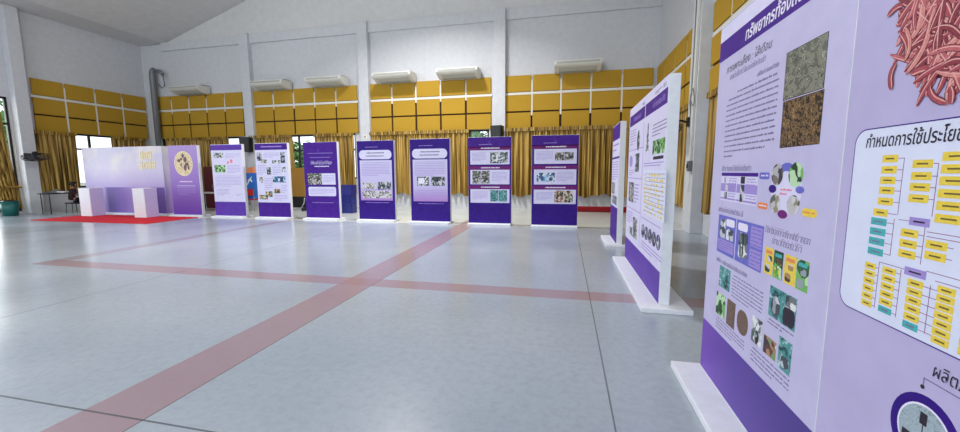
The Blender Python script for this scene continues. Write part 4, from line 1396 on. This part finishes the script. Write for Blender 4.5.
for (a, b_) in (((-0.12, 0.55), (0.05, 0.77)), ((0.05, 0.77), (0.12, 0.65)), ((-0.05, 0.7), (0.12, 0.85))):
    lb.tube([(a[0], -0.143, a[1]), (b_[0], -0.143, b_[1])], 0.022, 6)
lb.build('white_mark', M['paper'], bxr)

# ochre board on a black trolley, under the bright window
t = thing('notice_board', 'ochre plywood board on black stand below the bright window', 'board', (-10.3, 13.0, 0))
MB().box((-0.55, 0, 0.55), (0.55, 0.06, 1.66)).build('plywood_panel', M['ochre'], t, bevel=0.006)
MB().box((-0.5, 0.01, 0.12), (0.5, 0.05, 0.55)).build('stand_skirt', M['dark'], t)
mb = MB()
mb.tube([(0.18 + 0.3 * math.cos(a), -0.06, 0.5 + 0.42 * math.sin(a)) for a in [math.radians(-100 + 10 * k) for k in range(11)]], 0.025, 8)
mb.build('curved_leg', M['chrome'], t, smooth=True)
for s in (-1, 1):
    MB().box((s * 0.45 - 0.03, -0.2, 0), (s * 0.45 + 0.03, 0.26, 0.12)).build('foot', M['dark'], t, bevel=0.01)

# navy crates between the photo strip stand and the sketch stand
def crate(label, loc, rz):
    t = thing('crate', label, 'crate', loc, rz, 'stacked navy crates')
    w, d, hh = 0.5, 0.36, 0.34
    mb = MB()
    mb.box((-w / 2, -d / 2, 0), (w / 2, d / 2, 0.02))
    mb.box((-w / 2, -d / 2, 0.02), (w / 2, -d / 2 + 0.02, hh))
    mb.box((-w / 2, d / 2 - 0.02, 0.02), (w / 2, d / 2, hh))
    mb.box((-w / 2, -d / 2, 0.02), (-w / 2 + 0.02, d / 2, hh))
    mb.box((w / 2 - 0.02, -d / 2, 0.02), (w / 2, d / 2, hh))
    for k in range(5):
        x = -w / 2 + 0.04 + k * 0.1
        mb.box((x, -d / 2 - 0.012, 0.03), (x + 0.02, -d / 2, hh - 0.05))
    mb.build('crate_body', M['navy'], t, bevel=0.004)
    MB().box((-w / 2 - 0.015, -d / 2 - 0.015, hh - 0.05), (w / 2 + 0.015, -d / 2, hh)).build('rim', M['navy'], t)
    return t
k0 = crate('navy crate at the bottom of the stack beside the sketch stand', (-7.75, 12.6, 0), 0.06)
dup(k0, (-7.75, 12.6, 0.342), -0.05, 'navy crate in the middle of the stack beside the sketch stand')
dup(k0, (-7.73, 12.6, 0.684), 0.1, 'navy crate on top of the stack beside the sketch stand')

tag(MB().box((0.1, 14.35, 0), (2.9, 14.62, 0.19)).build('floor_mat', M['dark_red'], bevel=0.04), 'long dark red mat along the foot of the back wall by the right corner', 'mat')


# ------------------------------------------------------------------ greenery outside
def tree(label, loc, hgt, rad, seed):
    rnd = random.Random(seed)
    t = thing('tree', label, 'tree', loc, 0, 'trees outside the windows')
    MB().tube([(0, 0, -0.15), (0.05, 0, hgt * 0.4), (0, 0.1, hgt * 0.7)], [0.14, 0.1, 0.05]).build('trunk', M['bark'], t)
    mb = MB()
    for k in range(1400):
        a, b_ = rnd.uniform(0, 2 * PI), rnd.uniform(-1, 1)
        r = rad * (0.55 + 0.45 * rnd.random()) * (0.85 + 0.2 * math.sin(a * 3 + seed))
        c = Vector((r * math.cos(a) * math.sqrt(1 - b_ * b_), r * math.sin(a) * math.sqrt(1 - b_ * b_), hgt * 0.55 + hgt * 0.45 * b_ * (r / rad)))
        d = Vector((rnd.uniform(-1, 1), rnd.uniform(-1, 1), rnd.uniform(-1, 1))).normalized()
        e = d.orthogonal().normalized()
        s = rnd.uniform(0.1, 0.2)
        mb.face([c - d * s, c + e * s * 0.45, c + d * s, c - e * s * 0.45])
    mb.build('foliage', M['leaf'], t)
    return t
tree('leafy tree outside the far left window', (-23.4, 11.5, 0), 4.6, 1.5, 3)
tree('leafy tree outside the bright back window', (-13.8, 18.0, 0), 3.2, 1.3, 5)
tree('leafy tree outside the window beside the third back pillar', (-4.0, 17.4, 0), 3.9, 1.4, 8)
